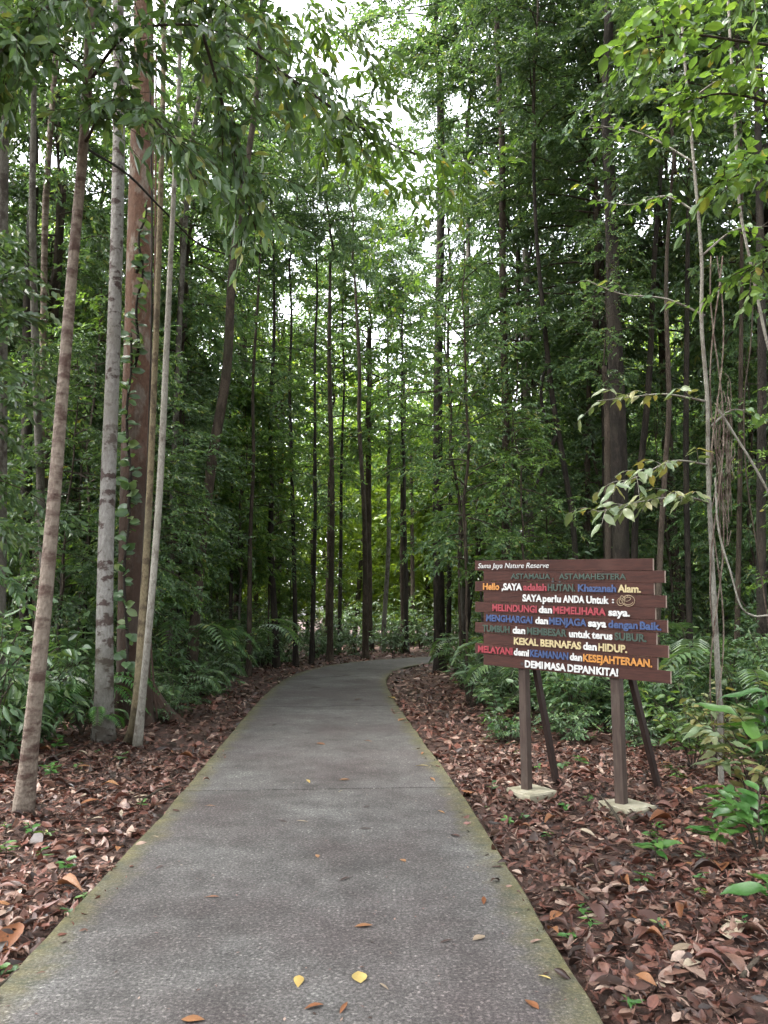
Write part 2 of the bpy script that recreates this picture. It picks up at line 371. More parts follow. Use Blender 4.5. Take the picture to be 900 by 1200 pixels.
def build_ground():
    xs = np.concatenate([np.array([-320, -160, -80, -50, -35]), np.linspace(-25, 25, 170), np.array([35, 50, 80, 160, 320])])
    ys = np.concatenate([np.array([-320, -160, -60, -25]), np.linspace(-10, 45, 190), np.array([60, 90, 160, 320])])
    X, Y = np.meshgrid(xs, ys); Z = gz_many(X.ravel(), Y.ravel())
    nx, ny = len(xs), len(ys); i = np.arange(ny - 1)[:, None] * nx + np.arange(nx - 1)[None]; i = i.ravel()
    T = np.concatenate([np.stack([i, i + 1, i + nx + 1], 1), np.stack([i, i + nx + 1, i + nx], 1)])
    o = link('ground', mesh('ground', np.column_stack([X.ravel(), Y.ravel(), Z]), T, ['soil'], smooth=True)); o['kind'] = 'structure'
build_ground()

def strip(s0, s1, offs, top, bottom, name, m, gap=0, jit=0):
    seg = np.sqrt((np.diff(CL, axis=0) ** 2).sum(1)); S = np.concatenate([[0], np.cumsum(seg)])
    st = np.arange(s0 + gap, s1 - gap, .22); st = np.append(st, s1 - gap)
    cx = np.interp(st, S, CL[:, 0]); cy = np.interp(st, S, CL[:, 1])
    tx = np.gradient(np.interp(np.concatenate([[s0 - .3], st, [s1 + .3]]), S, CL[:, 0])); ty = np.gradient(np.interp(np.concatenate([[s0 - .3], st, [s1 + .3]]), S, CL[:, 1]))
    tx, ty = tx[1:-1], ty[1:-1]; q = np.hypot(tx, ty); nx_, ny_ = -ty / q, tx / q
    rr = np.random.default_rng(int(s0 * 10) + 5); V = []; E = []
    for i in range(len(st)):
        jl, jr = rr.normal(0, jit, 2)
        for k, o in enumerate(offs):
            oo = o + (jl if k <= 1 else jr if k >= len(offs) - 2 else 0)
            z = top - (.012 if k in (0, len(offs) - 1) else 0)
            V.append((cx[i] + nx_[i] * oo, cy[i] + ny_[i] * oo, z)); E.append(HALF - abs(o))
    n = len(offs); T = []
    for i in range(len(st) - 1):
        for k in range(n - 1):
            a = i * n + k; T += [(a, a + n, a + n + 1), (a, a + n + 1, a + 1)]
    # skirt all round
    ring = [i * n for i in range(len(st))] + [(len(st) - 1) * n + k for k in range(1, n)] + [i * n + n - 1 for i in range(len(st) - 2, -1, -1)] + [k for k in range(n - 2, 0, -1)]
    b0 = len(V)
    for i in ring: V.append((V[i][0], V[i][1], bottom)); E.append(0.0)
    for j in range(len(ring)):
        a, b = ring[j], ring[(j + 1) % len(ring)]; c, d = b0 + j, b0 + (j + 1) % len(ring)
        T += [(a, c, d), (a, d, b)]
    return mesh(name, V, T, [m], attr=('edge', E))
SEG = float(np.sqrt((np.diff(CL, axis=0) ** 2).sum(1)).sum())
def s_at(y):
    i = int(np.argmin(np.abs(CL[:200, 1] - y))); return float(np.sqrt((np.diff(CL[:i + 1], axis=0) ** 2).sum(1)).sum())
path = link('path', strip(.1, SEG - .1, [-1.15, 0, 1.15], -.035, -.1, 'path_bed', 'soil')); path['kind'] = 'structure'
joint0 = s_at(6.93); offs = [-HALF, -HALF + .012, -HALF + .1, -HALF + .22, -.7, -.25, .25, .7, HALF - .22, HALF - .1, HALF - .012, HALF]
edges = sorted([joint0 + 6.1 * k for k in range(-2, 8)]); edges = [e for e in edges if .3 < e < SEG - .3]; edges = [.2] + edges + [SEG - .2]
for a, b in zip(edges[:-1], edges[1:]):
    if b - a > .5: link('slab', strip(a, b, offs, 0.0, -.09, 'slab', 'concrete', .01, .005), path)

# ------------------------------------------------------------------ the notice board
def box_uvw(c, U, Vv, W, du, dv, dw, bev=.0015):
    """box with chamfered long front edges given by centre and axes"""
    pts = []; 
    for sw, k in ((-1, 0), (1, 0)):
        pass
    prof = [(-du, -dv, -dw), (du, -dv, -dw), (du, dv, -dw), (-du, dv, -dw), (-du, -dv, dw - bev), (du, -dv, dw - bev), (du, dv, dw - bev), (-du, dv, dw - bev),
            (-du + bev, -dv + bev, dw), (du - bev, -dv + bev, dw), (du - bev, dv - bev, dw), (-du + bev, dv - bev, dw)]
    V = [tuple(c + U * a + Vv * b + W * d) for a, b, d in prof]
    q = [(0, 3, 2, 1), (0, 1, 5, 4), (1, 2, 6, 5), (2, 3, 7, 6), (3, 0, 4, 7), (4, 5, 9, 8), (5, 6, 10, 9), (6, 7, 11, 10), (7, 4, 8, 11), (8, 9, 10, 11)]
    T = []; 
    for a, b, d, e in q: T += [(a, b, d), (a, d, e)]
    return V, T
def build_sign():
    R0 = P(728, 938, 6.2); R0.z = -.0; L0 = P(617, 918, 6.8); L0.z = 0
    Uh = Vector((R0.x - L0.x, R0.y - L0.y, 0)).normalized(); N = Vector((Uh.y, -Uh.x, 0))       # N faces the camera
    plane_o = Vector((R0.x, R0.y, 0)) + N * .065
    def hit(px, py):
        d = ray(px, py); o = Vector((0, 0, CAM_H)); t = (plane_o - o).dot(N) / d.dot(N); return o + d * t
    TL, TR, BL, BR = hit(557, 655), hit(766, 656.5), hit(566, 781), hit(785.5, 799)
    U = (((TR - TL).normalized() + (BR - BL).normalized()) * .5).normalized(); Vd = N.cross(U).normalized()
    if Vd.z < 0: Vd = -Vd
    org = TL
    def uv(px, py):
        h = hit(px, py) - org; return h.dot(U), h.dot(Vd)
    vtop = (uv(557, 655)[1] + uv(766, 656.5)[1]) / 2; vbot = (uv(566, 781)[1] + uv(785.5, 799)[1]) / 2
    bh = (vtop - vbot) / 10
    root = thing('notice_board', 'wooden notice board of ten dark red planks with painted lettering on two posts', 'sign', (R0.x, R0.y, 0)); ro = Vector(root.location)
    rend = [764.8, 778.6, 766, 780, 767.6, 781.5, 769, 782.7, 770, 785.5]; boards = []; names = ['plank']
    for k in range(10):
        v = vtop - bh * (k + .5)
        pyl = 655 + (k + .5) * 12.6; pyr = 657 + (k + .5) * 14.2
        u0 = uv(556.5 if k % 2 == 0 else 566.5, pyl)[0]; u1 = uv(rend[k], pyr)[0]
        c = org + U * ((u0 + u1) / 2) + Vd * v - N * (.012 + .0008 * (k % 3)) - ro
        ang = rnd.uniform(-.002, .002); Uk = (U + Vd * ang).normalized(); Vk = N.cross(Uk)
        Vk = Vk if Vk.z > 0 else -Vk
        V, T = box_uvw(c, Uk, Vk, N, (u1 - u0) / 2, bh / 2 - .0006, .012)
        mi = [0] * len(T)
        for f in (4, 5, 8, 9): mi[f] = 1
        b = link('plank', mesh('plank', V, T, ['board', 'board_end'], mi), root); boards.append((b, c + N * .012, v))
    # posts, braces and pads
    for i, (base, ptop) in enumerate(((L0, .02), (R0, .02))):
        topz = (org + Vd * (vtop if True else 0)).z - .03 - (0.02 if i else 0)
        h = topz + .1
        c = Vector((base.x, base.y, -.1 + h / 2)) - ro
        V, T = box_uvw(c, Uh, Vector((0, 0, 1)), N, .036 + .003 * i, h / 2, .034, .004)
        link('post', mesh('post', V, T, ['post']), root)
        pz = gz(base.x, base.y); c = Vector((base.x, base.y, pz + .02)) - N * .02 + Uh * .03 - ro
        a = .35; U2 = (Uh * math.cos(a) + N * math.sin(a)).normalized(); N2 = Vector((U2.y, -U2.x, 0))
        r = random.Random(i + 3); V = []
        for z in (-.06, .035, .05):
            s = 1 if z < .04 else .96
            for kx in range(9):
                pass
            for (x, y) in [(-.2, -.17), (0, -.185), (.2, -.18), (.22, 0), (.21, .17), (0, .18), (-.2, .17), (-.215, 0)]:
                V.append(tuple(c + U2 * (x * .78 * s + r.uniform(-.006, .006)) + N2 * (y * .85 * s + r.uniform(-.006, .006)) + Vector((0, 0, z + r.uniform(-.003, .003)))))
        T = []
        for lay in (0, 8):
            for j in range(8):
                a_, b_ = lay + j, lay + (j + 1) % 8; T += [(a_, b_, b_ + 8), (a_, b_ + 8, a_ + 8)]
        V.append(tuple(c + Vector((0, 0, .051)))); T += [(16 + j, 16 + (j + 1) % 8, 24) for j in range(8)]
        link('footing', mesh('footing', V, T, ['pad']), root)
    for (x0, y0, dep, i) in ((653, 903, 7.1, 0), (774, 925, 6.75, 1)):
        base = L0 if i == 0 else R0
        foot = P(x0, y0, dep); foot.z = gz(foot.x, foot.y) - .06
        topp = Vector((base.x, base.y, 1.22)) - N * .05 + Uh * .055
        d = (topp - foot); L = d.length; d.normalize(); s = Uh; w = s.cross(d).normalized()
        V, T = box_uvw((foot + topp) / 2 - ro, s, d, w, .02, L / 2, .03, .003)
        link('brace', mesh('brace', V, T, ['brace']), root)
    # lettering
    def word(k, text, c0, c1, colour, hfac=.62, italic=0.0, bold=.034):
        px0, px1 = 540 + c0 / 3.4615, 540 + c1 / 3.4615
        f = (px0 - 557) / 220; pyc = (655 + (k + .5) * 12.6) * (1 - f) + (657 + (k + .5) * 14.25) * f
        u0 = uv(px0, pyc)[0]; f = (px1 - 557) / 220; pyc = (655 + (k + .5) * 12.6) * (1 - f) + (657 + (k + .5) * 14.25) * f; u1 = uv(px1, pyc)[0]
        cu = bpy.data.curves.new('lettering', 'FONT'); cu.body = text; cu.size = 1; cu.shear = italic; cu.offset = bold; cu.extrude = .03; cu.resolution_u = 3
        tmp = bpy.data.objects.new('tmp', cu); me = tmp.to_mesh()
        co = np.empty(len(me.vertices) * 3, np.float32); me.vertices.foreach_get('co', co); co = co.reshape(-1, 3)
        me.calc_loop_triangles(); tr = np.empty(len(me.loop_triangles) * 3, np.int32); me.loop_triangles.foreach_get('vertices', tr)
        tmp.to_mesh_clear(); bpy.data.objects.remove(tmp)
        x0, x1 = co[:, 0].min(), co[:, 0].max()
        b, c, v = boards[k]; hs_ = bh * hfac / .72
        uu = u0 + (co[:, 0] - x0) / (x1 - x0) * (u1 - u0); vv = v + (co[:, 1] - .36) * hs_ ; ww = .006 + co[:, 2] * .08
        V = np.array(org - ro)[None] + uu[:, None] * np.array(U) + vv[:, None] * np.array(Vd) + ww[:, None] * np.array(N)
        link('lettering', mesh('lettering', V, tr, ['paint_' + colour]), b)
    W = 'white'
    lines = [
        (0, [('Sama Jaya Nature Reserve', 72, 358, W, .5, .22, .0)]),
        (1, [('ASTAMALIA ,', 205, 378, 'green', .5, 0, .02), ('ASTAMAHESTERA', 400, 672, 'green', .5, 0, .02)]),
        (2, [('Hello', 92, 158, 'orange'), (',SAYA', 168, 250, W), ('adalah', 255, 350, 'red'), ('HUTAN.', 355, 466, 'green'), ('Khazanah', 477, 632, 'blue'), ('Alam.', 638, 732, 'cream')]),
        (3, [('SAYA', 252, 331, W), ('perlu', 334, 408, W), ('ANDA', 416, 503, W), ('Untuk', 511, 602, W), (':', 615, 623, W, .45)]),
        (4, [('MELINDUNGI', 130, 310, 'red'), ('dan', 318, 372, W), ('MEMELIHARA', 376, 590, 'red'), ('saya.', 600, 688, W)]),
        (5, [('MENGHARGAI', 105, 292, 'blue'), ('dan', 304, 356, W), ('MENJAGA', 360, 512, 'blue'), ('saya', 518, 592, W), ('dengan', 600, 720, 'blue'), ('Baik.', 728, 815, 'blue')]),
        (6, [('TUMBUH', 90, 200, 'green'), ('dan', 212, 263, W), ('MEMBESAR', 270, 432, 'green'), ('untuk', 441, 528, W), ('terus', 533, 617, W), ('SUBUR.', 625, 755, 'green')]),
        (7, [('KEKAL', 217, 316, 'cream'), ('BERNAFAS', 325, 490, 'cream'), ('dan', 498, 553, W), ('HIDUP.', 560, 676, 'cream')]),
        (8, [('MELAYANI', 72, 212, 'red'), ('demi', 217, 278, W), ('KEAMANAN', 283, 438, 'blue'), ('dan', 444, 494, W), ('KESEJAHTERAAN.', 498, 778, 'orange')]),
        (9, [('DEMI', 262, 335, W), ('MASA', 341, 428, W), ('DEPAN', 435, 546, W), ('KITA!', 551, 640, W)])]
    for k, ws in lines:
        for w in ws: word(k, *w)
    for (k, px, py, rr) in ((1, 648, 681.5, .012), (1, 656, 682, .011), (1, 580, 680, .007), (3, 600, 706, .005), (9, 612, 778, .016)):
        u0, v0 = uv(px, py); b, c, v = boards[k]; ring = [np.array(org - ro) + (u0 + rr * math.cos(a) * (1 + .2 * math.sin(3 * a))) * np.array(U) + (v0 + rr * .8 * math.sin(a)) * np.array(Vd) + .0022 * np.array(N) for a in np.linspace(0, 6.2832, 13)[:-1]]
        link('knot', mesh('knot', ring, [(0, j, j + 1) for j in range(1, 11)], ['paint_black']), b)
    # outlined emblem of two rounded shapes
    g = Geo(); b, c, v = boards[3]
    f = (732 - 557) / 220; u_c = uv(734, (655 + 3.5 * 12.6) * (1 - f) + (657 + 3.5 * 14.25) * f)[0]
    def loop(cx, cy, rx, ry, a0=0, a1=6.2832, rot=0, r=.0026):
        t = np.linspace(a0, a1, 22); x = np.cos(t) * rx; y = np.sin(t) * ry
        x, y = cx + x * math.cos(rot) - y * math.sin(rot), cy + x * math.sin(rot) + y * math.cos(rot)
        V = [np.array(org - ro) + (u_c + a) * np.array(U) + (v + b_) * np.array(Vd) + .005 * np.array(N) for a, b_ in zip(x, y)]
        g.add(*tube(V, [r] * len(V), 5))
    loop(.02, -.002, .052, .043); loop(-.045, -.012, .03, .03); loop(-.03, .012, .016, .024, 0, 3.5, .3)
    loop(.012, .01, .028, .014, 0, 6.28, .3); loop(.02, -.012, .036, .02, 3.3, 6.1, .15); loop(-.045, -.01, .012, .018, 0, 6.28, .4); loop(.004, .022, .016, .014, .2, 3.6, .5)
    link('emblem', g.mesh('emblem', ['paint_emblem']), b)
build_sign()

# ------------------------------------------------------------------ trees that can be told apart
def CRW(*a, **k): return crown_mesh(*a, **k)
CR = {
 'fine1': CRW('crown_fine', 1, 7.5, 2.6, 64, 19, 16, .12, .06, 'leaf_dark', .5, .3),
 'fine2': CRW('crown_fine', 2, 7.0, 2.4, 60, 19, 16, .12, .058, 'leaf_mid', .5, .35),
 'lance1': CRW('crown_lance', 3, 7.0, 2.7, 56, 14, 12, .19, .06, 'leaf_mid', .5, .8),
 'lance2': CRW('crown_lance', 4, 6.5, 2.5, 52, 14, 12, .18, .06, 'leaf_dark', .5, .7),
 'light1': CRW('crown_light', 5, 6.5, 2.5, 52, 14, 13, .15, .06, 'leaf_light', .5, .4),
 'sap1': CRW('sapling_crown', 11, 5.2, 1.5, 50, 13, 15, .1, .05, 'leaf_dark', .42, .3),
 'sap2': CRW('sapling_crown', 12, 5.0, 1.4, 46, 13, 14, .11, .054, 'leaf_mid', .42, .4),
 'sap3': CRW('sapling_crown', 13, 5.4, 1.6, 46, 11, 12, .155, .07, 'leaf_dark', .45, .5),
 'veil1': CRW('sapling_crown', 15, 5.6, 1.5, 36, 8, 12, .1, .048, 'leaf_mid', .45, .3),
 'veil2': CRW('sapling_crown', 16, 5.2, 1.6, 34, 8, 12, .11, .05, 'leaf_light', .45, .3),
 'sap4': CRW('sapling_crown', 14, 4.6, 1.4, 42, 11, 13, .135, .062, 'leaf_light', .42, .35),
}
def px_tree(name, label, pts, depth, w0, w1, barkm, top=14.0, crown=None, csc=1.0, base_px=None, group=None, n=14, wob=.1, flare=.55, lean_top=None):
    """trunk traced by pixels at one distance, carried down to the ground and up to its height"""
    Q = [P(x, y, depth) for x, y in pts]
    if base_px is not None:
        b = G(*base_px); 
    else:
        b = Q[-1] + (Q[-1] - Q[0]).normalized() * 0; b = Vector((Q[-1].x, Q[-1].y, 0))
        d = (Q[-1] - Q[-2]); t = -Q[-1].z / d.z if d.z < -.01 else 0; b = Q[-1] + d * min(t, 4) if t > 0 else b
    z0 = gz(b.x, b.y); b.z = z0
    line = [Vector((b.x, b.y, z0 - .15))] + [q for q in reversed(Q) if q.z > z0 + .25]
    d = (line[-1] - line[-2]).normalized() if len(line) > 2 else Vector((0, 0, 1)); 
    d = Vector((d.x * .6, d.y * .6, abs(d.z))).normalized(); i = 0; e0 = line[-1].z
    while line[-1].z < top - .5:
        i += 1; line.append(line[-1] + d * 2.0 + Vector((.08 * math.sin(i * 2.1 + b.x), .1 * math.cos(i * 1.7 + b.y), 0)))
    root = thing(name, label, 'tree', (b.x, b.y, z0), group)
    L = smooth_line([v - root.location for v in line], 34)
    r0, r1 = w0 / F_PX * depth / 2, w1 / F_PX * depth / 2
    zz = L[:, 2]; ztop = Q[0].z - z0
    rad = np.where(zz < ztop, r0 + (r1 - r0) * np.clip(zz / max(ztop, .1), 0, 1), r1 * np.clip(1 - (zz - ztop) / (top * 1.1), .3, 1))
    rad = rad * (1 + flare * np.exp(-np.clip(zz, 0, None) / .3))
    link('trunk', mesh('trunk', *tube(L, rad, n, wob, int(abs(b.x * 100))), [barkm], smooth=True), root)
    if crown:
        c = link('crown', CR[crown], root, tuple(L[-1] - np.array([0, 0, .35]))); c.scale = (csc,) * 3; c.rotation_euler[2] = b.x * 7
    return root, L

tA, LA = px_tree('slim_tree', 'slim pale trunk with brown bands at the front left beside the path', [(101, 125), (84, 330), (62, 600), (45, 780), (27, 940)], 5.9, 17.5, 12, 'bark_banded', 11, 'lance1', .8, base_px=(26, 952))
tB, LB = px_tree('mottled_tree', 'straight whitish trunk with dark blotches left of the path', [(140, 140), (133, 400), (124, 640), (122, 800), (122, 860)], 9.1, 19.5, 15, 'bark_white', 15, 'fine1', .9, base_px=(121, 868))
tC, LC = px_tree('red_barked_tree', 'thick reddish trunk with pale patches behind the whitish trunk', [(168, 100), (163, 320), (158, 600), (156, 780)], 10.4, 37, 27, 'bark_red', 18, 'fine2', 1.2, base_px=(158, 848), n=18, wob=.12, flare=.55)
px_tree('thin_tree', 'thin yellowish trunk just right of the thick reddish trunk', [(192, 60), (186, 300), (176, 560), (167, 720), (158, 840)], 8.9, 9, 6, 'bark_yellow', 12, 'sap2', 1.0, base_px=(147, 866))
px_tree('thin_tree', 'thin straight pale grey trunk with its foot nearest the path edge', [(211, 60), (200, 300), (188, 560), (176, 720), (162, 860)], 8.45, 9, 5, 'bark_pale', 12, 'sap1', 1.0, base_px=(160, 876))
px_tree('leaning_tree', 'dark brown leaning trunk alone between pale trunks and path bend', [(266, 430), (250, 530), (236, 640), (227, 750)], 14.5, 14, 11, 'bark_brown', 15, 'fine2', 1.0)
px_tree('pale_tree', 'pale grey trunk seen high up between the red trunk and hanging leaves', [(243, 60), (225, 170), (213, 330), (205, 520), (200, 700)], 15, 8, 6, 'bark_grey', 14, 'lance2', 1.0)
px_tree('grey_tree', 'thin grey trunk in the shade left of the banded trunk', [(38, 250), (42, 430), (48, 590), (52, 700)], 11, 10, 8, 'bark_grey', 13, 'fine1', .9)
px_tree('dark_tree', 'dark straight trunk behind the banded trunk at far left', [(34, 330), (31, 520), (30, 700)], 13, 14, 12, 'bark_dark', 15, 'lance2', 1.0)
px_tree('pale_tree', 'pale trunk cut by the left edge of the picture', [(6, 60), (3, 300), (1, 620)], 10, 13, 11, 'bark_grey', 14, 'fine2', .9)
px_tree('slender_tree', 'slender pale brown trunk leaning high up at far left', [(66, 60), (55, 210), (52, 300), (49, 500)], 12.5, 9, 7, 'bark_banded', 13, 'lance1', .8)
tI, LI = px_tree('tall_dark_tree', 'tallest dark straight trunk just right of the path bend', [(517, 230), (514, 420), (513, 600), (515, 740)], 20.5, 13, 10, 'bark_dark', 17, 'fine1', 1.25, n=12)
px_tree('pale_slim_tree', 'slim pale trunk right of the tall dark trunk at the bend', [(549, 300), (546, 420), (543, 560), (541, 730)], 19, 8, 6, 'bark_grey', 15, 'fine2', 1.0)
px_tree('dark_leaning_tree', 'dark trunk slanting right behind the upper left corner of the notice board', [(592, 520), (572, 600), (556, 660), (545, 740)], 18, 9, 6, 'bark_dark', 11, 'sap3', 1.1)
px_tree('straight_tree', 'straight brown trunk rising behind the left half of the notice board', [(588, 160), (589, 330), (593, 520), (592, 700)], 15.5, 10, 8, 'bark_brown', 15, 'fine2', 1.0)
tL, LL_ = px_tree('crooked_tree', 'thin crooked dark trunk with a forked side limb above the board', [(640, 400), (648, 470), (660, 540), (672, 620), (678, 740)], 14, 8, 6, 'bark_dark', 10, 'sap1', 1.1)
px_tree('big_dark_tree', 'thickest dark trunk rising behind the right half of the notice board', [(716, 250), (719, 370), (725, 520), (729, 700)], 12.5, 22, 15, 'bark_dark', 17, 'fine1', 1.3, n=14)
px_tree('pale_tree', 'pale brown trunk standing against the thickest dark trunk behind the board', [(708, 430), (711, 490), (712, 560), (713, 700)], 11.6, 9, 6, 'bark_brown', 5.2, 'veil1', .5)
px_tree('dark_tree', 'thin dark trunk between the board top and the vine wrapped stem', [(762, 420), (756, 500), (745, 600), (742, 720)], 13.5, 9, 7, 'bark_dark', 13, 'lance2', .9)
px_tree('reddish_sapling', 'short reddish brown stem behind the right end of the notice board', [(784, 470), (780, 540), (775, 620), (771, 720)], 11, 7, 6, 'bark_brown', 8, 'sap3', .9)
px_tree('dark_tree', 'dark trunk near the right edge of the picture behind the lianas', [(893, 420), (892, 600), (893, 720)], 10.5, 12, 10, 'bark_dark', 14, 'lance1', .9)
for (x0, x1, y0, dep, w, bk, lab) in [
    (318, 322, 560, 22, 8, 'bark_dark', 'dark trunk leftmost of the thin trunks left of the path bend'),
    (341, 346, 520, 23, 6, 'bark_dark', 'second thin dark trunk from the left beyond the path bend'),
    (369, 366, 480, 24, 5, 'bark_dark', 'very thin straight dark trunk third from left beyond the bend'),
    (386, 387, 430, 25, 7, 'bark_brown', 'brown trunk with a lit upper part in the middle beyond the bend'),
    (421, 428, 500, 27, 7, 'bark_brown', 'brown trunk right of the middle one beyond the bend'),
    (400, 398, 560, 29, 5, 'bark_dark', 'thin shaded trunk between two brown trunks beyond the bend'),
    (455, 450, 560, 31, 6, 'bark_grey', 'thin grey trunk far back above the path end'),
    (474, 476, 600, 30, 6, 'bark_dark', 'dark trunk far back just left of the tall dark trunk'),
    (297, 292, 540, 19, 6, 'bark_brown', 'thin brown trunk rising above the low shrubs left of the bend'),
    (528, 526, 520, 24, 6, 'bark_dark', 'thin dark trunk hugging the tall dark trunk on its right side'),
    (612, 618, 420, 18, 7, 'bark_dark', 'dark trunk behind the board left of the crooked tree'),
    (805, 808, 380, 12.5, 8, 'bark_dark', 'dark trunk in shade just left of the vine wrapped stem'),
    (868, 864, 440, 12, 7, 'bark_brown', 'brown trunk in shade just right of the vine wrapped stem'),
    (690, 692, 440, 16, 7, 'bark_brown', 'brown trunk seen between crooked tree and thickest dark trunk'),
    (272, 270, 560, 21, 5, 'bark_dark', 'thin dark trunk right of the leaning brown trunk')]:
    px_tree('slender_trunk_tree', lab, [(x0, y0), ((x0 + x1) / 2 + rnd.uniform(-3, 3), (y0 + 720) / 2), (x1, 730)], dep, w, w * .7, bk, 10 + dep * .12, rnd.choice(['sap1', 'sap2', 'sap3', 'fine1', 'lance2']), .95)
# forked limb of the crooked tree
_g = Geo(); _r = Vector(tL.location)
_g.add(*tube(smooth_line([P(655, 512, 14) - _r, P(640, 492, 14) - _r, P(634, 460, 14) - _r, P(641, 420, 14) - _r], 12), np.linspace(.045, .02, 12), 6))
_g.add(*tube(smooth_line([P(652, 510, 14) - _r, P(640, 540, 14) - _r, P(626, 575, 14) - _r], 8), np.linspace(.04, .025, 8), 6))
link('limb', _g.mesh('limb', ['bark_dark'], True), tL)
# buttress roots of the red barked tree
for a, ln in ((-.9, .75), (.1, .9), (-2.2, .7), (1.6, .6)):
    pts = [(math.cos(a) * t * ln, math.sin(a) * t * ln, .75 * (1 - t) ** 2.2 - .06) for t in np.linspace(.1, 1, 9)]
    link('buttress_root', mesh('buttress_root', *tube(pts, np.linspace(.16, .035, 9), 8, .15, int(a * 10 + 40)), ['bark_red'], smooth=True), tC)

# ------------------------------------------------------------------ forest trees and understorey, copied from a few kinds
def in_gap(x, y, margin=0):      # bright slot of sky above the path
    px = CX + F_PX * x / y
    return 425 - margin < px < 540 + margin
TR = []
for i, (h, r0, bk, cr) in enumerate([(9, .13, 'bark_dark', 'fine1'), (10, .12, 'bark_brown', 'fine2'), (9.5, .14, 'bark_dark', 'lance1'), (8.5, .10, 'bark_grey', 'lance2'), (9, .11, 'bark_brown', 'light1')]):
    me, tp = trunk_mesh('trunk', 40 + i, h, r0, r0 * .6, bk); TR.append((me, tp, CR[cr], cr))
SA = []
for i, (h, r0, bk, cr) in enumerate([(2.6, .035, 'bark_dark', 'sap1'), (3.0, .03, 'bark_brown', 'sap2'), (2.4, .032, 'bark_dark', 'sap3'), (2.8, .03, 'bark_grey', 'sap4'), (3.0, .026, 'bark_brown', 'veil1'), (2.4, .026, 'bark_dark', 'veil2')]):
    me, tp = trunk_mesh('trunk', 60 + i, h, r0, r0 * .75, bk, lean=.12, flare=.25); SA.append((me, tp, CR[cr], cr))
def place(kindlist, k, name, label, cat, x, y, sc, group, drop):
    me, tp, cr, _ = kindlist[k]
    root = thing(name, label, cat, (x, y, gz(x, y)), group, rnd.uniform(0, 6.28), sc)
    link('trunk', me, root); link('crown', cr, root, (tp[0], tp[1], tp[2] - drop)).rotation_euler[2] = rnd.uniform(0, 6.28)
    return root
look_tall = ['fine dark leaves', 'fine mid green leaves', 'drooping narrow leaves', 'dark drooping leaves', 'light green leaves']
look_sap = ['fine dark leaves', 'mid green leaves', 'coarse dark leaves', 'fresh light green leaves', 'thin scattered leaves', 'thin light green leaves']
placed = []
def ok_spot(x, y, rad, mind):
    if path_dist(x, y) < HALF + rad: return False
    if y < 9.3 and -3.6 < x < 5.2: return False
    if x > 0.3 and y < 10.5 and x < 5.0: return False
    return all((x - a) ** 2 + (y - b) ** 2 > mind ** 2 for a, b in placed)
def zone(x, y):
    px = CX + F_PX * x / y
    return 'left of the path' if px < 260 else ('beyond the path bend' if px < 520 else 'behind the notice board' if px < 780 else 'beyond the right hand lianas')
for i, (x, y, k, sc) in enumerate([(-5.2, 3.2, 0, 1.2), (-7.2, 6.6, 1, 1.2), (-6.2, -5, 2, 1.3), (-3.2, -4.2, 0, 1.1), (7.4, 5.4, 0, 1.1), 
                                   (5.6, -6, 3, 1.3), (3.1, -4.6, 1, 1.1), (7.8, 9.4, 2, 1.1), (-3.4, 1.0, 1, 1.15), (3.5, .8, 3, 1.15), (-3.6, 3.9, 0, .95), (3.9, 3.3, 1, .95), (-3.0, -1.9, 2, 1.1), (3.1, -1.2, 0, 1.1)]):  # unseen trees added round the viewer to shade the near path
    side = 'left' if x < 0 else 'right'; placed.append((x, y))
    place(TR, k, 'forest_tree', f'added shade tree with {look_tall[k]} beside the viewer at {side}', 'tree', x, y, sc, f'added shade trees at the {side} hand of the viewer', 2.5)
for (x, y, k, sc) in [(-4.6, 16.5, 1, 1.1), (-5.4, 20.5, 0, 1.2), (-4.6, 24.2, 4, 1.25), (-3.9, 28.2, 1, 1.25), (-7, 18.2, 2, 1.15), (-2.2, 30.5, 4, 1.3), (-6.6, 25.5, 4, 1.3), (.8, 32.5, 4, 1.35), (-.6, 31.2, 4, 1.5), (4.6, 20.5, 1, 1.15), (3.4, 25, 4, 1.1), (4.3, 14.6, 0, 1.1), (6.3, 16.6, 1, 1.2), (3.3, 17.6, 3, 1.2), (7.3, 13.8, 2, 1.1), (8.8, 17.2, 1, 1.2), (-8.2, 14.5, 0, 1.15), (-6.2, 13.8, 1, 1.0)]:
    placed.append((x, y)); z = zone(x, y); place(TR, k, 'forest_tree', f'tall forest tree with {look_tall[k]} {z}', 'tree', x, y, sc, f'tall trees with {look_tall[k]} {z}', 3.5)
tries = 0; nt = 0
while nt < 50 and tries < 4000:
    tries += 1
    y = rnd.uniform(9, 40); az = math.radians(rnd.uniform(-38, 38)); x = y * math.tan(az)
    if not ok_spot(x, y, 2.7 if y < 24 else 1.6, 2.3) or y < 8: continue
    g_ = in_gap(x, y, 25)
    if g_ and y < 26: continue
    q_ = CX + F_PX * x / y
    if 250 < q_ < 700 and 27 < y < 39 and not g_ : continue
    if y < 13.5 and abs(x) < .56 * y: continue
    k = rnd.choice([0, 1, 2, 3, 4] if y > 20 else [0, 1, 2, 3]); sc = rnd.uniform(.8, 1.15)
    if g_: k = 4 if rnd.random() < .6 else 1; sc = rnd.uniform(1.05, 1.45)
    placed.append((x, y)); nt += 1; z = zone(x, y)
    place(TR, k, 'forest_tree', f'tall forest tree with {look_tall[k]} {z}', 'tree', x, y, sc, f'tall trees with {look_tall[k]} {z}', 2.5)
ns_ = 0; tries = 0
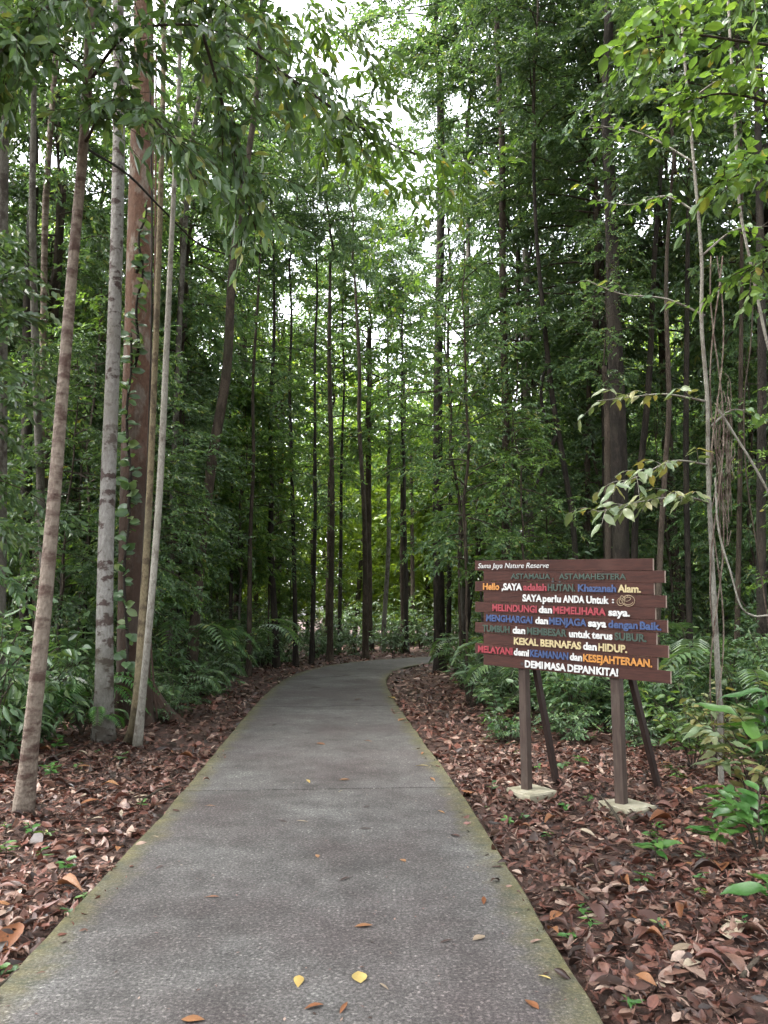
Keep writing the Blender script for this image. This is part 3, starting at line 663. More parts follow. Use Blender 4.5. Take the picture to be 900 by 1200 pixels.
while ns_ < 125 and tries < 12000:
    tries += 1
    y = rnd.uniform(8, 34) if rnd.random() < .6 else rnd.uniform(9, 20); az = math.radians(rnd.uniform(-36, 36)); x = y * math.tan(az)
    if not ok_spot(x, y, 1.0, 1.0): continue
    if y < 11 and -.56 * y < x < .1 * y: continue
    if y < 12 and 0 < x < .56 * y: continue
    k = rnd.choice([0, 0, 1, 2, 2, 3] if y < 20 else [1, 3, 3, 0]); sc = rnd.uniform(.65, 1.15) * (1.35 if y > 16 and rnd.random() < .5 else 1)
    q_ = CX + F_PX * x / y
    if 270 < q_ < 490 and (y > 27 or rnd.random() < .35): continue
    if 450 < q_ < 520 and y < 24: continue
    if 625 < q_ < 770 and y < 15: continue
    if 480 < q_ < 690 and (y < 22 or y > 27) and rnd.random() < .65: continue
    if 270 < q_ < 620: k = rnd.choice([4, 4, 5, 3])
    elif rnd.random() < .35: k = rnd.choice([4, 5])
    placed.append((x, y)); ns_ += 1; z = zone(x, y)
    place(SA, k, 'understorey_tree', f'slender understorey tree with {look_sap[k]} {z}', 'tree', x, y, sc, f'understorey trees with {look_sap[k]} {z}', .7)

# ------------------------------------------------------------------ far wood: one mass
def far_wood():
    r = np.random.default_rng(77); g = Geo(); B = []
    for i in range(150):
        az = r.uniform(-.85, .85); d = r.uniform(39, 62); x, y = d * math.sin(az), d * math.cos(az)
        px = CX + F_PX * x / y; h = r.uniform(9, 22)
        if 415 < px < 545: h = r.uniform(9, 15)
        g.add(*tube([(x, y, -.2), (x + r.normal(0, .3), y, h * .5), (x + r.normal(0, .4), y, h * .9)], [.16, .12, .05], 5), 1)
        n = int(34 * h); th = r.uniform(0, 6.28, n); rr = np.sqrt(r.uniform(0, 1, n)) * 3.2
        z = h * r.uniform(.04, 1.0, n) ** .8; rr *= np.where(z > h * .8, .6, 1)
        B.append(np.column_stack([x + rr * np.cos(th), y + rr * np.sin(th), z]))
    B = np.concatenate(B); D = r.normal(0, 1, (len(B), 3)); D[:, 2] *= .35
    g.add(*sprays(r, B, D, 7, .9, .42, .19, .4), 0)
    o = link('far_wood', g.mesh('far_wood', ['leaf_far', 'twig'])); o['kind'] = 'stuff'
    tag(o, 'hazy bright green mass of far trees behind the forest', 'wood')
far_wood()

# ------------------------------------------------------------------ shrubs and low plants
def shrub_mesh(name, seed, H, R, nstem, nl, L, W, leafm, droop=.4, fine=True, tl=.4, per=5):
    r = np.random.default_rng(seed); g = Geo(); B = []; D = []
    for i in range(nstem):
        az = i * 2.4 + r.uniform(-.5, .5); h = H * r.uniform(.5, 1.1); q = R * r.uniform(.4, 1)
        pts = smooth_line([(0.05 * math.cos(az), .05 * math.sin(az), -.05), (q * .35 * math.cos(az), q * .35 * math.sin(az), h * .6), (q * math.cos(az), q * math.sin(az), h)], 8)
        g.add(*tube(pts, np.linspace(.012, .004, 8), 4, cap=False), 1)
        for s in range(per):
            f = .25 + .75 * (s + r.uniform(0, 1)) / per; j = min(int(f * 7), 6); B.append(pts[j]); a = az + r.normal(0, 1.0)
            D.append((math.cos(a), math.sin(a), r.normal(.3, .3)))
    g.add(*sprays(r, np.array(B), np.array(D), nl, tl, L, W, droop, fine=fine, flat=.9), 0)
    return g.mesh(name, [leafm, 'twig'])
SH = [shrub_mesh('shrub', 21, .9, .8, 16, 9, .13, .05, 'leaf_shrub'), shrub_mesh('shrub', 22, 1.2, .9, 18, 9, .16, .065, 'leaf_shrub', .6),
      shrub_mesh('shrub', 23, .7, .8, 14, 10, .11, .045, 'leaf_dark'), shrub_mesh('shrub', 24, 1.5, .8, 16, 10, .15, .055, 'leaf_mid', .5),
      shrub_mesh('shrub', 25, 2.2, 1.0, 20, 10, .14, .055, 'leaf_dark', .5, per=8)]
shl = ['low dark leafy shrub', 'dark shrub with broad drooping foliage', 'low spreading shrub with small leaves', 'mid green shrub with narrow leaves', 'tall dark bushy shrub']
def shrub(k, x, y, sc, z=None):
    z = z or zone(x, y); root = thing('shrub', f'{shl[k]} {z}', 'shrub', (x, y, gz(x, y)), f'{shl[k]}s {z}', rnd.uniform(0, 6.28), sc)
    link('foliage', SH[k], root)
n_ = 0; sp = []; tries = 0
while n_ < 150 and tries < 9000:
    tries += 1
    y = rnd.uniform(5.5, 30) if rnd.random() < .6 else rnd.uniform(7, 16); x = y * math.tan(math.radians(rnd.uniform(-35, 35)))
    pd = path_dist(x, y)
    if pd < HALF + (1.05 if y > 16 else 1.6) + rnd.uniform(0, .4): continue
    if x > 0 and (y < 9.6 and x < 4.6): continue
    if x < 0 and x > -3.7 and y < 10.5: continue
    if x < 0 and y < 6.0 and x > -4.2: continue
    if 440 < CX + F_PX * x / y < 530 and 11 < y < 27: continue
    if any((x - a) ** 2 + (y - b) ** 2 < .75 ** 2 for a, b in sp): continue
    sp.append((x, y)); n_ += 1
    shrub(rnd.choice([0, 1, 2, 3, 4, 4, 1]), x, y, rnd.uniform(.65, 1.2))
# hedge of shrubs round the inside and outside of the bend and under the board
for (x, y, k, s) in [(2.25, 18.2, 1, .9), (2.3, 16.8, 0, 1.0), (1.9, 15.3, 1, .7), (2.6, 20.0, 4, .7), (3.2, 21.8, 1, 1.0), (4.6, 23.2, 0, 1.1), (1.85, 13.6, 1, .65), (2.0, 12.2, 2, .9), (2.5, 11.0, 3, .5),
                     (3.2, 10.6, 0, .95), (3.9, 10.2, 1, .8), (2.9, 12.1, 1, 1.0), (-3.3, 13.5, 0, .8), (-3.6, 15.5, 1, .8), (-4.0, 18, 0, 1.1), (-3.9, 20, 1, 1.0), (-3.5, 22, 0, 1.0), (-3.1, 24, 0, 1.1), (-2.4, 26.8, 1, .9),
                     (-1.0, 28.2, 0, 1.1), (.4, 29.8, 1, 1.0), (2.0, 31, 0, 1.2), (-5.2, 27, 4, .9), (-3.9, 29.5, 4, .8), (-2.4, 31.5, 4, .9), (-.6, 33, 4, .9), (1.6, 34, 4, 1.0), (3.6, 33, 4, 1.0), (-6.5, 31, 4, 1.1), (-4.6, 34.5, 4, 1.1), (-2, 36.5, 4, 1.1), (.6, 37, 4, 1.1), (3.4, 37.5, 4, 1.1), (6, 34, 4, 1.1), (-8, 35, 4, 1.2), (-4.4, 12.2, 1, .7), (-3.2, 12, 0, .5), (-3.3, 14.6, 2, .7), (-3.55, 16.8, 0, .65), (-3.2, 10.9, 2, .5), (-3.9, 13.2, 3, .5), (1.5, 9.6, 2, .5), (2.2, 9.4, 0, .55), (2.9, 9.1, 2, .6), (3.6, 8.9, 0, .6), (4.3, 8.4, 1, .55), (4.9, 7.9, 3, .5), (-4.9, 10.8, 0, .8), (4.6, 9.3, 4, .6), (-3.4, 11.6, 2, .7)]:
    shrub(k, x, y, s)

# ------------------------------------------------------------------ near plants whose leaves can be picked apart
def leaf_unit(name, kind, leafm):
    W = {'lance': .3, 'oval': .44, 'round': .62, 'long': .24}[kind]
    n = 7; V = []; T = []
    f = np.linspace(0, 1, n)
    w = {'lance': np.sin(np.pi * f ** .8) * (1 - .25 * f), 'oval': np.sin(np.pi * f ** .9), 'round': np.sin(np.pi * f ** 1.15) ** .75, 'long': np.sin(np.pi * f ** .85)}[kind] * W / 2
    w[0] = .012; w[-1] = .004
    for i in range(n):
        z = -.22 * f[i] ** 2 + .04 * math.sin(f[i] * 9)
        V += [(f[i], -w[i], z + w[i] * .35), (f[i], 0, z), (f[i], w[i], z + w[i] * .35)]
    for i in range(n - 1):
        for j in (0, 1):
            a = i * 3 + j; T += [(a, a + 3, a + 4), (a, a + 4, a + 1)]
    return mesh(name, V, T, [leafm], smooth=True)
LU = {}
def lu(kind, leafm):
    if (kind, leafm) not in LU: LU[(kind, leafm)] = leaf_unit('leaf', kind, leafm)
    return LU[(kind, leafm)]
def put_leaf(parent, me, pos, d, L, up=None, roll=.4):
    d = Vector(d).normalized(); u = Vector(up) if up is not None else Vector((rnd.gauss(0, roll), rnd.gauss(0, roll), 1))
    s = u.cross(d)
    if s.length < .05: s = Vector((1, 0, 0)).cross(d)
    s.normalize(); n = d.cross(s)
    m = Matrix((d, s, n)).transposed().to_4x4(); m.translation = pos
    o = link('leaf', me, parent); o.matrix_local = m @ Matrix.Scale(L, 4); return o
def leafy_stem(parent, name, pts, r0, r1, barkm, leafm, kind, L, nleaf, start=.2, droop=.3, twig=0, ntw=0, npt=5, out=.8, partname='branch', up=None):
    """a stem or branch with separate leaves, in its parent's own space"""
    line = smooth_line(pts, 18); g = Geo(); g.add(*tube(line, np.linspace(r0, r1, 18), 6))
    spots = []
    def along(ln, n, s0):
        for i in range(n):
            f = s0 + (1 - s0) * (i + rnd.random() * .6) / n; q = min(f, .999) * (len(ln) - 1); j = int(q)
            p = ln[j] + (ln[j + 1] - ln[j]) * (q - j); t = unit(ln[j + 1] - ln[j]); spots.append((p, t, i))
    if nleaf: along(line, nleaf, start)
    for k in range(ntw):
        f = start + (1 - start) * (k + rnd.random()) / ntw; q = min(f, .99) * 17; j = int(q); p = line[j] + (line[j + 1] - line[j]) * (q - j)
        t = Vector(unit(line[j + 1] - line[j])); s = t.cross(Vector((0, 0, 1)));
        s = s.normalized() if s.length > .1 else Vector((math.cos(k * 2.4), math.sin(k * 2.4), 0))
        dd = (t * rnd.uniform(.3, .9) + s * (1 if k % 2 else -1) * rnd.uniform(.4, 1) + Vector((0, 0, rnd.uniform(-.3, .4)))).normalized() * twig * rnd.uniform(.6, 1.2)
        tl_ = smooth_line([p, Vector(p) + dd * .5 + Vector((0, 0, .02)), Vector(p) + dd - Vector((0, 0, twig * .15))], 6)
        g.add(*tube(tl_, np.linspace(r1 * .9, r1 * .4, 6), 4)); along(tl_, npt, .15)
    b = link(partname, g.mesh(partname, [barkm], True), parent)
    for p, t, i in spots:
        t = Vector(t); s = t.cross(Vector((0, 0, 1))); 
        s = s.normalized() if s.length > .15 else Vector((math.cos(i * 2.4), math.sin(i * 2.4), 0))
        d = t * rnd.uniform(.25, .9) + s * (1 if i % 2 else -1) * out * rnd.uniform(.6, 1.2) + Vector((0, 0, -droop * rnd.uniform(.4, 1.6)))
        put_leaf(b, lu(kind, leafm), p, d, L * rnd.uniform(.65, 1.2), up=None if up is None else Vector(up) + Vector((rnd.gauss(0, .35), 0, rnd.gauss(0, .35))))
    return b

# hanging branches of the banded tree at the upper left
rA = Vector(tA.location)
for (pts, dep, nl, ntw, L, lm) in [
    ([(103, 98), (150, 40), (230, 30), (300, 62), (360, 110)], (5.9, 5.6, 5.4, 5.4, 5.6), 6, 12, .16, 'leaf_mid'),
    ([(98, 170), (130, 120), (170, 130), (205, 170)], (5.9, 5.6, 5.4, 5.2), 4, 8, .16, 'leaf_dark'),
    ([(105, 90), (60, 60), (20, 70), (-20, 110)], (5.9, 5.6, 5.5, 5.5), 4, 8, .16, 'leaf_mid'),
    ([(117, -60), (220, -20), (320, 30), (390, 100), (420, 150)], (5.95, 6.2, 6.5, 6.8, 7), 4, 13, .15, 'leaf_mid'),
    ([(300, 62), (380, 120), (450, 165), (520, 190), (575, 190)], (5.4, 6.4, 7.2, 7.8, 8.2), 6, 14, .15, 'leaf_light'),
    ([(235, 31), (258, 110), (280, 200), (300, 270)], (5.4, 5.6, 5.8, 6.0), 2, 6, .15, 'leaf_light'),
    ([(112, -10), (80, -5), (40, 20), (0, 60)], (5.9, 5.5, 5.2, 5), 3, 9, .15, 'leaf_dark')]:
    leafy_stem(tA, 'branch', [P(x, y, d) - rA for (x, y), d in zip(pts, dep)], .014, .005, 'twig', lm, 'lance', L, nl, .15, 1.1, .5, ntw // 2, 6)

def extra_foliage(parent, lines, leafm, L, W, per, seed, droop=1.0, tl=.5):
    r = np.random.default_rng(seed); B = []; D = []
    for ln in lines:
        ln = smooth_line(ln, 20)
        for k in range(per):
            j = r.integers(3, 19); t = unit(ln[j] - ln[j - 1]); B.append(ln[j] + r.normal(0, .03, 3)); s = np.cross(t, [0, 0, 1.]) * r.choice([-1, 1])
            D.append(t * r.uniform(.1, .9) + s * r.uniform(.3, 1.2) + np.array([0, 0, r.normal(0, .4)]))
    B = np.array(B); D = np.array(D); g = Geo()
    for b, d in zip(B, unit(D)): g.add(*tube([b, b + d * tl * .5, b + d * tl - np.array([0, 0, tl * .2])], [.004, .003, .002], 4, cap=False), 1)
    g.add(*sprays(r, B, D, 9, tl, L, W, droop, fine=True), 0)
    o = link('foliage', g.mesh('foliage', [leafm, 'twig']), parent); o['kind'] = 'stuff'
OV = [([(103, 98), (150, 40), (230, 30), (300, 62), (360, 110)], (5.9, 5.6, 5.4, 5.4, 5.6)), ([(98, 170), (130, 120), (170, 130), (205, 170)], (5.9, 5.6, 5.4, 5.2)),
      ([(105, 90), (60, 60), (20, 70), (-20, 110)], (5.9, 5.6, 5.5, 5.5)), ([(112, -10), (80, -5), (40, 20), (0, 60)], (5.9, 5.5, 5.2, 5)), ([(115, -40), (190, -10), (260, 20), (330, 30)], (5.9, 5.9, 6, 6.4)),
      ([(235, 31), (258, 110), (280, 200), (300, 270)], (5.4, 5.6, 5.8, 6.0))]
extra_foliage(tA, [[P(x, y, d) - rA for (x, y), d in zip(p, dd)] for p, dd in OV], 'leaf_mid', .15, .068, 36, 1, .65)
extra_foliage(tA, [[P(x, y, d) - rA for (x, y), d in zip(p, dd)] for p, dd in [([(117, -60), (220, -20), (320, 30), (390, 100), (420, 150)], (5.95, 6.2, 6.5, 6.8, 7)), ([(300, 62), (380, 120), (450, 165), (520, 190), (585, 190)], (5.4, 6.4, 7.2, 7.8, 8.2)), ([(320, -30), (380, 20), (420, 60), (440, 110)], (7, 7.3, 7.6, 8)), ([(360, 100), (400, 170), (450, 215), (540, 225)], (6.6, 7.2, 8, 8.6))]], 'leaf_light', .14, .062, 30, 2, .65)
for (x, y) in ((0, 0),):
    rI = Vector(tI.location)
    extra_foliage(tI, [[P(a, b, d) - rI for a, b, d in ln] for ln in [[(517, 150, 20.5), (480, 165, 20), (440, 200, 19.5)], [(517, 240, 20.5), (470, 262, 20), (430, 300, 20)], [(516, 90, 20.5), (490, 60, 20), (450, 40, 19)], [(517, 200, 20.5), (560, 170, 20), (600, 160, 19)],
                       [(516, 300, 20.5), (480, 330, 21), (455, 380, 21)], [(516, 330, 20.5), (560, 310, 20), (590, 330, 20)], [(516, 20, 20.5), (550, 0, 20), (590, 20, 19)]]], 'leaf_light', .16, .08, 26, 8, .4, .85)
def near_plant(name, label, cat, base, stems, L, kind, leafm, nleaf, r0=.008, droop=.3, group=None, barkm='twig', ntw=0, twig=.3, npt=4, start=.35, out=.8):
    root = thing(name, label, cat, (base[0], base[1], gz(base[0], base[1])), group)
    for s in stems: leafy_stem(root, 'stem', [Vector((0, 0, -.04))] + [Vector(q) for q in s], r0, r0 * .4, barkm, leafm, kind, L, nleaf, start, droop, twig, ntw, npt, out, 'stem')
    return root
def rel(base, pts, depth):
    b = Vector((base[0], base[1], gz(base[0], base[1]))); return [P(x, y, d if False else depth) - b for x, y in pts]
def g2(px, py): v = G(px, py); return (v.x, v.y)

# vine wrapped stem right of the board, with pale leaved twigs
bN = g2(845, 925); dN = bN[1]
tN = thing('vine_wrapped_sapling', 'crooked pale stem with pale leaved twigs and a dry tangle right of the board', 'sapling', (bN[0], bN[1], gz(*bN)))
stem = smooth_line([Vector((0, 0, -.05))] + rel(bN, [(843, 830), (839, 740), (834, 650), (830, 560), (829, 470), (822, 380), (822, 300), (812, 180), (800, 40), (795, -80)], dN), 40)
link('trunk', mesh('trunk', *tube(stem, np.linspace(.025, .012, 40), 8, .2, 3), ['bark_pale'], smooth=True), tN)
_g = Geo(); r_ = np.random.default_rng(5)
for k in range(26):      # dry hanging tangle
    x = 838 + r_.uniform(0, 18); y0 = r_.uniform(420, 560); pts = []
    for j in range(6): pts.append(P(x + r_.normal(0, 3), y0 + j * r_.uniform(8, 28), dN + r_.normal(.05, .04)) - tN.location)
    _g.add(*tube(smooth_line(pts, 10), [.004] * 10, 4))
for k in range(3):
    pts = []; ph = k * 2.1
    for j in range(14): pts.append(P(840 + 8 * math.sin(j * .8 + ph), 300 + j * 45, dN + .05 * math.cos(j * .8 + ph)) - tN.location)
    _g.add(*tube(smooth_line(pts, 40), [.007] * 40, 5))
link('dry_vine', _g.mesh('dry_vine', ['bark_banded'], True), tN)
for (pts, dd, nl, ntw, tw, L, lm) in [
    ([(834, 590), (800, 582), (750, 588), (700, 600)], (0, -.1, -.2, -.3), 12, 12, .38, .155, 'leaf_pale'),
    ([(832, 545), (790, 540), (755, 555), (720, 570)], (0, -.1, -.15, -.2), 10, 9, .33, .15, 'leaf_pale'),
    ([(826, 470), (780, 462), (742, 465), (700, 470)], (0, 0, .1, .1), 8, 6, .32, .14, 'leaf_pale'),
    ([(826, 370), (780, 350), (730, 345), (690, 330)], (0, .1, .2, .3), 6, 4, .3, .11, 'leaf_mid'),
    ([(832, 500), (860, 480), (890, 490)], (0, 0, 0), 5, 3, .25, .12, 'leaf_mid'),
    ([(822, 300), (860, 270), (900, 265)], (0, 0, 0), 5, 4, .3, .12, 'leaf_light'),
    ([(818, 250), (780, 230), (740, 240), (700, 235)], (0, .2, .3, .4), 4, 7, .35, .1, 'leaf_light'),
    ([(812, 190), (770, 165), (730, 150), (690, 150)], (0, .2, .3, .4), 4, 7, .35, .1, 'leaf_light'),
    ([(805, 120), (850, 90), (890, 90)], (0, -.4, -.6), 4, 7, .35, .12, 'leaf_light')]:
    leafy_stem(tN, 'branch', [P(x, y, dN + d) - tN.location for (x, y), d in zip(pts, dd)], .011, .004, 'bark_pale', lm, 'oval', L, nl, .1, .25, tw, ntw, 4)

# overhanging young tree at the upper right, standing just outside the picture
bO = (4.1, 5.6); tO = thing('overhanging_sapling', 'young tree with bright rounded leaves overhanging the upper right corner', 'sapling', (bO[0], bO[1], gz(*bO)))
ln = smooth_line([Vector((0, 0, -.05)), Vector((-.1, .1, 2)), Vector((-.25, .1, 4)), Vector((-.4, 0, 6)), Vector((-.5, 0, 7.5))], 24)
link('trunk', mesh('trunk', *tube(ln, np.linspace(.05, .02, 24), 8, .08, 4), ['bark_grey'], smooth=True), tO)
for (pts, dep, nl, ntw, L) in [
    ([(960, 60), (880, 50), (800, 40), (735, 52)], (5.5, 5.2, 5.0, 4.9), 8, 12, .12),
    ([(960, -20), (880, -20), (800, 0), (760, 20)], (5.5, 5.2, 4.9, 4.7), 8, 12, .12),
    ([(960, 150), (900, 120), (840, 110), (790, 130)], (5.5, 5.4, 5.4, 5.5), 5, 8, .11),
    ([(960, 230), (900, 200), (850, 210)], (5.5, 5.2, 5.0), 6, 6, .13),
    ([(965, 330), (915, 300), (880, 320)], (5.4, 5.3, 5.2), 4, 4, .12)]:
    leafy_stem(tO, 'branch', [P(x, y, d) - tO.location for (x, y), d in zip(pts, dep)], .014, .004, 'twig', 'leaf_light', 'round', L, nl, .1, .1, .4, ntw, 5)
    extra_foliage(tO, [[P(x, y, d) - tO.location for (x, y), d in zip(pts, dep)]], 'leaf_light', .11, .065, 16, nl + ntw, .3, .4)

# lianas
def liana(label, pts, dep, r, m='bark_pale'):
    w = [P(x, y, d) for (x, y), d in zip(pts, dep)]; o = Vector((w[-1].x, w[-1].y, w[-1].z))
    root = link('liana', mesh('liana', *tube(smooth_line([q - o for q in w], 40), [r] * 40, 6, .15, int(r * 1e4)), [m], smooth=True), None, o)
    tag(root, label, 'liana')
liana('pale straight liana slanting down across the upper right edge', [(850, -60), (862, 160), (867, 243), (880, 310), (898, 397), (925, 500), (960, 900)], (6.6,) * 7, .014)
liana('pale looping liana hanging in a curve at the lower right', [(838, 560), (842, 620), (856, 670), (868, 710), (884, 722), (915, 728), (960, 800)], (6.5,) * 7, .008)
liana('slanting pale liana from the vine wrapped stem to right edge', [(842, 480), (858, 505), (880, 540), (902, 580), (960, 700)], (6.6,) * 5, .011)
liana('thin brown liana arching in the shade at far right', [(885, 300), (880, 400), (872, 470), (875, 560), (890, 660), (905, 760), (930, 900)], (7.4,) * 7, .007, 'bark_brown')
liana('thin dark liana hanging beside the red trunk', [(176, 100), (178, 250), (177, 400), (172, 560), (165, 700), (164, 830)], (9.9,) * 6, .012, 'bark_dark')
liana('second thin reddish liana on the right side of the red trunk', [(183, 60), (182, 260), (180, 430), (174, 600), (176, 740), (184, 842)], (10.0,) * 6, .014, 'bark_red')
liana('dark slanting twig like liana crossing the pale trunks high up', [(98, 172), (150, 205), (190, 245), (232, 285), (270, 300)], (5.9, 7, 8.6, 9.5, 10), .012, 'bark_dark')

# climber on the red trunk
tV = thing('climbing_plant', 'climber with broad glossy leaves clinging to the red trunk', 'climber', (P(150, 800, 9.85).x, 9.85, 0))
for (x0, x1, y0, y1, nl) in ((146, 150, 800, 560, 20), (150, 152, 600, 390, 20), (158, 166, 430, 300, 12), (160, 170, 320, 240, 8)):
    pts = [P(x0 + (x1 - x0) * f + 3 * math.sin(f * 9), y0 + (y1 - y0) * f, 9.98 if y0 > 500 else 10.05) - tV.location for f in np.linspace(0, 1, 6)]
    leafy_stem(tV, 'stem', pts, .022, .014, 'bark_dark', 'leaf_dark', 'round', .17, nl * 3, 0, .5, 0, 0, partname='stem', out=1.2, up=(0, -1, .5))

# right foreground plants
def rosette(name, label, cat, px, py, H, n, L, kind, lm, group=None, spread=1.0, seed=0, lean=(0, 0)):
    b = g2(px, py); root = thing(name, label, cat, (b[0], b[1], gz(*b)), group); r = random.Random(seed)
    top = Vector((lean[0], lean[1], H)); line = smooth_line([Vector((0, 0, -.04)), top * .5 + Vector((r.uniform(-.02, .02), 0, 0)), top], 8)
    st = link('stem', mesh('stem', *tube(line, np.linspace(.006, .003, 8), 5), ['twig'], smooth=True), root)
    for i in range(n):
        a = i * 2.4 + r.uniform(-.4, .4); f = .55 + .45 * (i + 1) / n; p = Vector(line[min(7, int(f * 7))])
        put_leaf(root, lu(kind, lm), p, (math.cos(a) * spread, math.sin(a) * spread, r.uniform(-.1, .55)), L * r.uniform(.7, 1.15), roll=.25)
    return root
rosette('seedling', 'bright green seedling alone in the litter below the right post', 'seedling', 772, 1012, .16, 9, .15, 'oval', 'leaf_young', seed=1)
rosette('seedling', 'larger bright green seedling right of the lone one in the litter', 'seedling', 838, 1010, .24, 12, .17, 'oval', 'leaf_young', seed=2)
rosette('seedling', 'green seedling close behind the larger bright one', 'seedling', 850, 972, .28, 11, .15, 'oval', 'leaf_young', seed=3)
rosette('seedling', 'pale green broad seedling cut by the right edge of the picture', 'seedling', 905, 1085, .22, 8, .2, 'oval', 'leaf_young', seed=4)
rosette('seedling', 'tiny green seedling at the path edge near the bottom right', 'seedling', 738, 1172, .06, 8, .055, 'oval', 'leaf_young', seed=5)
rosette('seedling', 'tiny seedling between path and litter right of the yellow leaf', 'seedling', 664, 1092, .05, 6, .05, 'round', 'leaf_young', seed=6)
rosette('seedling', 'tiny yellow green seedling in the middle of the right litter', 'seedling', 822, 1052, .06, 5, .06, 'round', 'leaf_light', seed=7)
rosette('seedling', 'small bright plant behind the foot of the right brace', 'seedling', 795, 925, .18, 9, .11, 'lance', 'leaf_young', seed=8)
rosette('seedling', 'small light plant between the two posts', 'seedling', 680, 905, .12, 8, .09, 'oval', 'leaf_young', seed=9)
rosette('seedling', 'small plant behind the right post foot in leaf litter', 'seedling', 760, 886, .2, 8, .12, 'oval', 'leaf_mid', seed=19)
rosette('seedling', 'small green seedling at the foot of the banded trunk', 'seedling', 58, 925, .2, 9, .1, 'oval', 'leaf_young', seed=10)
rosette('seedling', 'bright two leaved seedling in the left litter', 'seedling', 76, 1020, .11, 6, .075, 'round', 'leaf_young', seed=11)
rosette('seedling', 'small seedling by the path edge at the lower left', 'seedling', 100, 1045, .05, 7, .055, 'round', 'leaf_mid', seed=12)
rosette('seedling', 'tiny seedling against the left path edge below the bright one', 'seedling', 82, 1062, .05, 6, .055, 'round', 'leaf_mid', seed=13)
rosette('seedling', 'small plant with two round leaves behind the banded trunk', 'seedling', 66, 890, .22, 7, .12, 'round', 'leaf_young', seed=14)
rosette('seedling', 'small seedling at the left picture edge in the litter', 'seedling', 4, 1000, .1, 6, .09, 'oval', 'leaf_young', seed=15)
rosette('seedling', 'low creeping plant at the lower left corner by the path', 'seedling', 12, 1128, .04, 10, .06, 'round', 'leaf_mid', seed=16)
# taller leafy plants at the right edge
for i in range(34):
    for _ in range(80):
        px, py = (rnd.uniform(0, 250), rnd.uniform(865, 1100)) if i % 3 == 0 else (rnd.uniform(520, 895), rnd.uniform(862, 1150))
        p_ = G(px, py)
        if path_dist(p_.x, p_.y) > HALF + .12: break
    side = 'left' if i % 3 == 0 else 'right'
    o = rosette('sprout', f'tiny green sprout in the litter {side} of the path', 'seedling', px, py, rnd.uniform(.04, .12), rnd.randrange(4, 8), rnd.uniform(.04, .085), rnd.choice(['oval', 'round', 'lance']), rnd.choice(['leaf_young', 'leaf_young', 'leaf_mid']), f'tiny sprouts in the {side} hand litter', seed=100 + i)
def bush_at(name, label, px, py, heights, L, kind, lm, nst, nl, seed, spreadr=.35, cat='plant', droop=.25, ntw=0, twig=.25):
    b = g2(px, py); r = random.Random(seed); stems = []
    for i in range(nst):
        a = i * 2.4 + r.random(); h = heights * r.uniform(.6, 1.1); q = spreadr * r.uniform(.4, 1.1)
        stems.append([(q * .3 * math.cos(a), q * .3 * math.sin(a), h * .55), (q * math.cos(a), q * math.sin(a), h)])
    return near_plant(name, label, cat, b, stems, L, kind, lm, nl, .007, droop, ntw=ntw, twig=twig)
bush_at('leafy_plant', 'pale green leafy plant at the foot of the vine wrapped stem', 842, 915, .8, .12, 'oval', 'leaf_pale', 8, 9, 31, .35, ntw=4)
bush_at('leafy_plant', 'yellow green leafy plant just right of the right brace', 812, 905, .75, .12, 'oval', 'leaf_light', 7, 8, 32, .4, ntw=4)
bush_at('leafy_plant', 'large leaved plant with long pale leaves at the right edge', 885, 955, .8, .21, 'lance', 'leaf_pale', 8, 10, 33, .4, ntw=2)
bush_at('leafy_plant', 'green leafy plant low at the right edge behind seedlings', 890, 1000, .45, .17, 'oval', 'leaf_young', 7, 9, 34, .35)
bush_at('broad_leaved_plant', 'plant with very long broad leaves at right edge beside the board', 918, 950, 1.1, .36, 'lance', 'leaf_young', 7, 6, 35, .35)
bush_at('leafy_bush', 'bush with paired leaves under the board between the posts', 690, 858, .75, .13, 'oval', 'leaf_shrub', 7, 12, 36, .5, 'bush')
bush_at('leafy_bush', 'bush with paired leaves behind the right post', 745, 862, .8, .13, 'oval', 'leaf_shrub', 7, 12, 37, .5, 'bush')
bush_at('leafy_bush', 'dark bush with broad leaves left of the left post', 585, 850, .55, .17, 'oval', 'leaf_shrub', 7, 9, 38, .45, 'bush')
bush_at('leafy_bush', 'bright narrow leaved plant touching the left post from behind', 590, 862, .35, .2, 'lance', 'leaf_young', 6, 6, 39, .3, 'bush')
bush_at('leafy_bush', 'dark large leaved bush at the inside of the path bend', 552, 825, 1.05, .24, 'lance', 'leaf_shrub', 8, 9, 40, .5, 'bush')
bush_at('leafy_bush', 'bush with paired leaves behind the left post', 640, 856, .7, .13, 'oval', 'leaf_shrub', 7, 12, 41, .5, 'bush')
bush_at('leafy_bush', 'dark leafy bush right of the board below its lower corner', 800, 868, .9, .13, 'oval', 'leaf_shrub', 7, 12, 42, .5, 'bush')
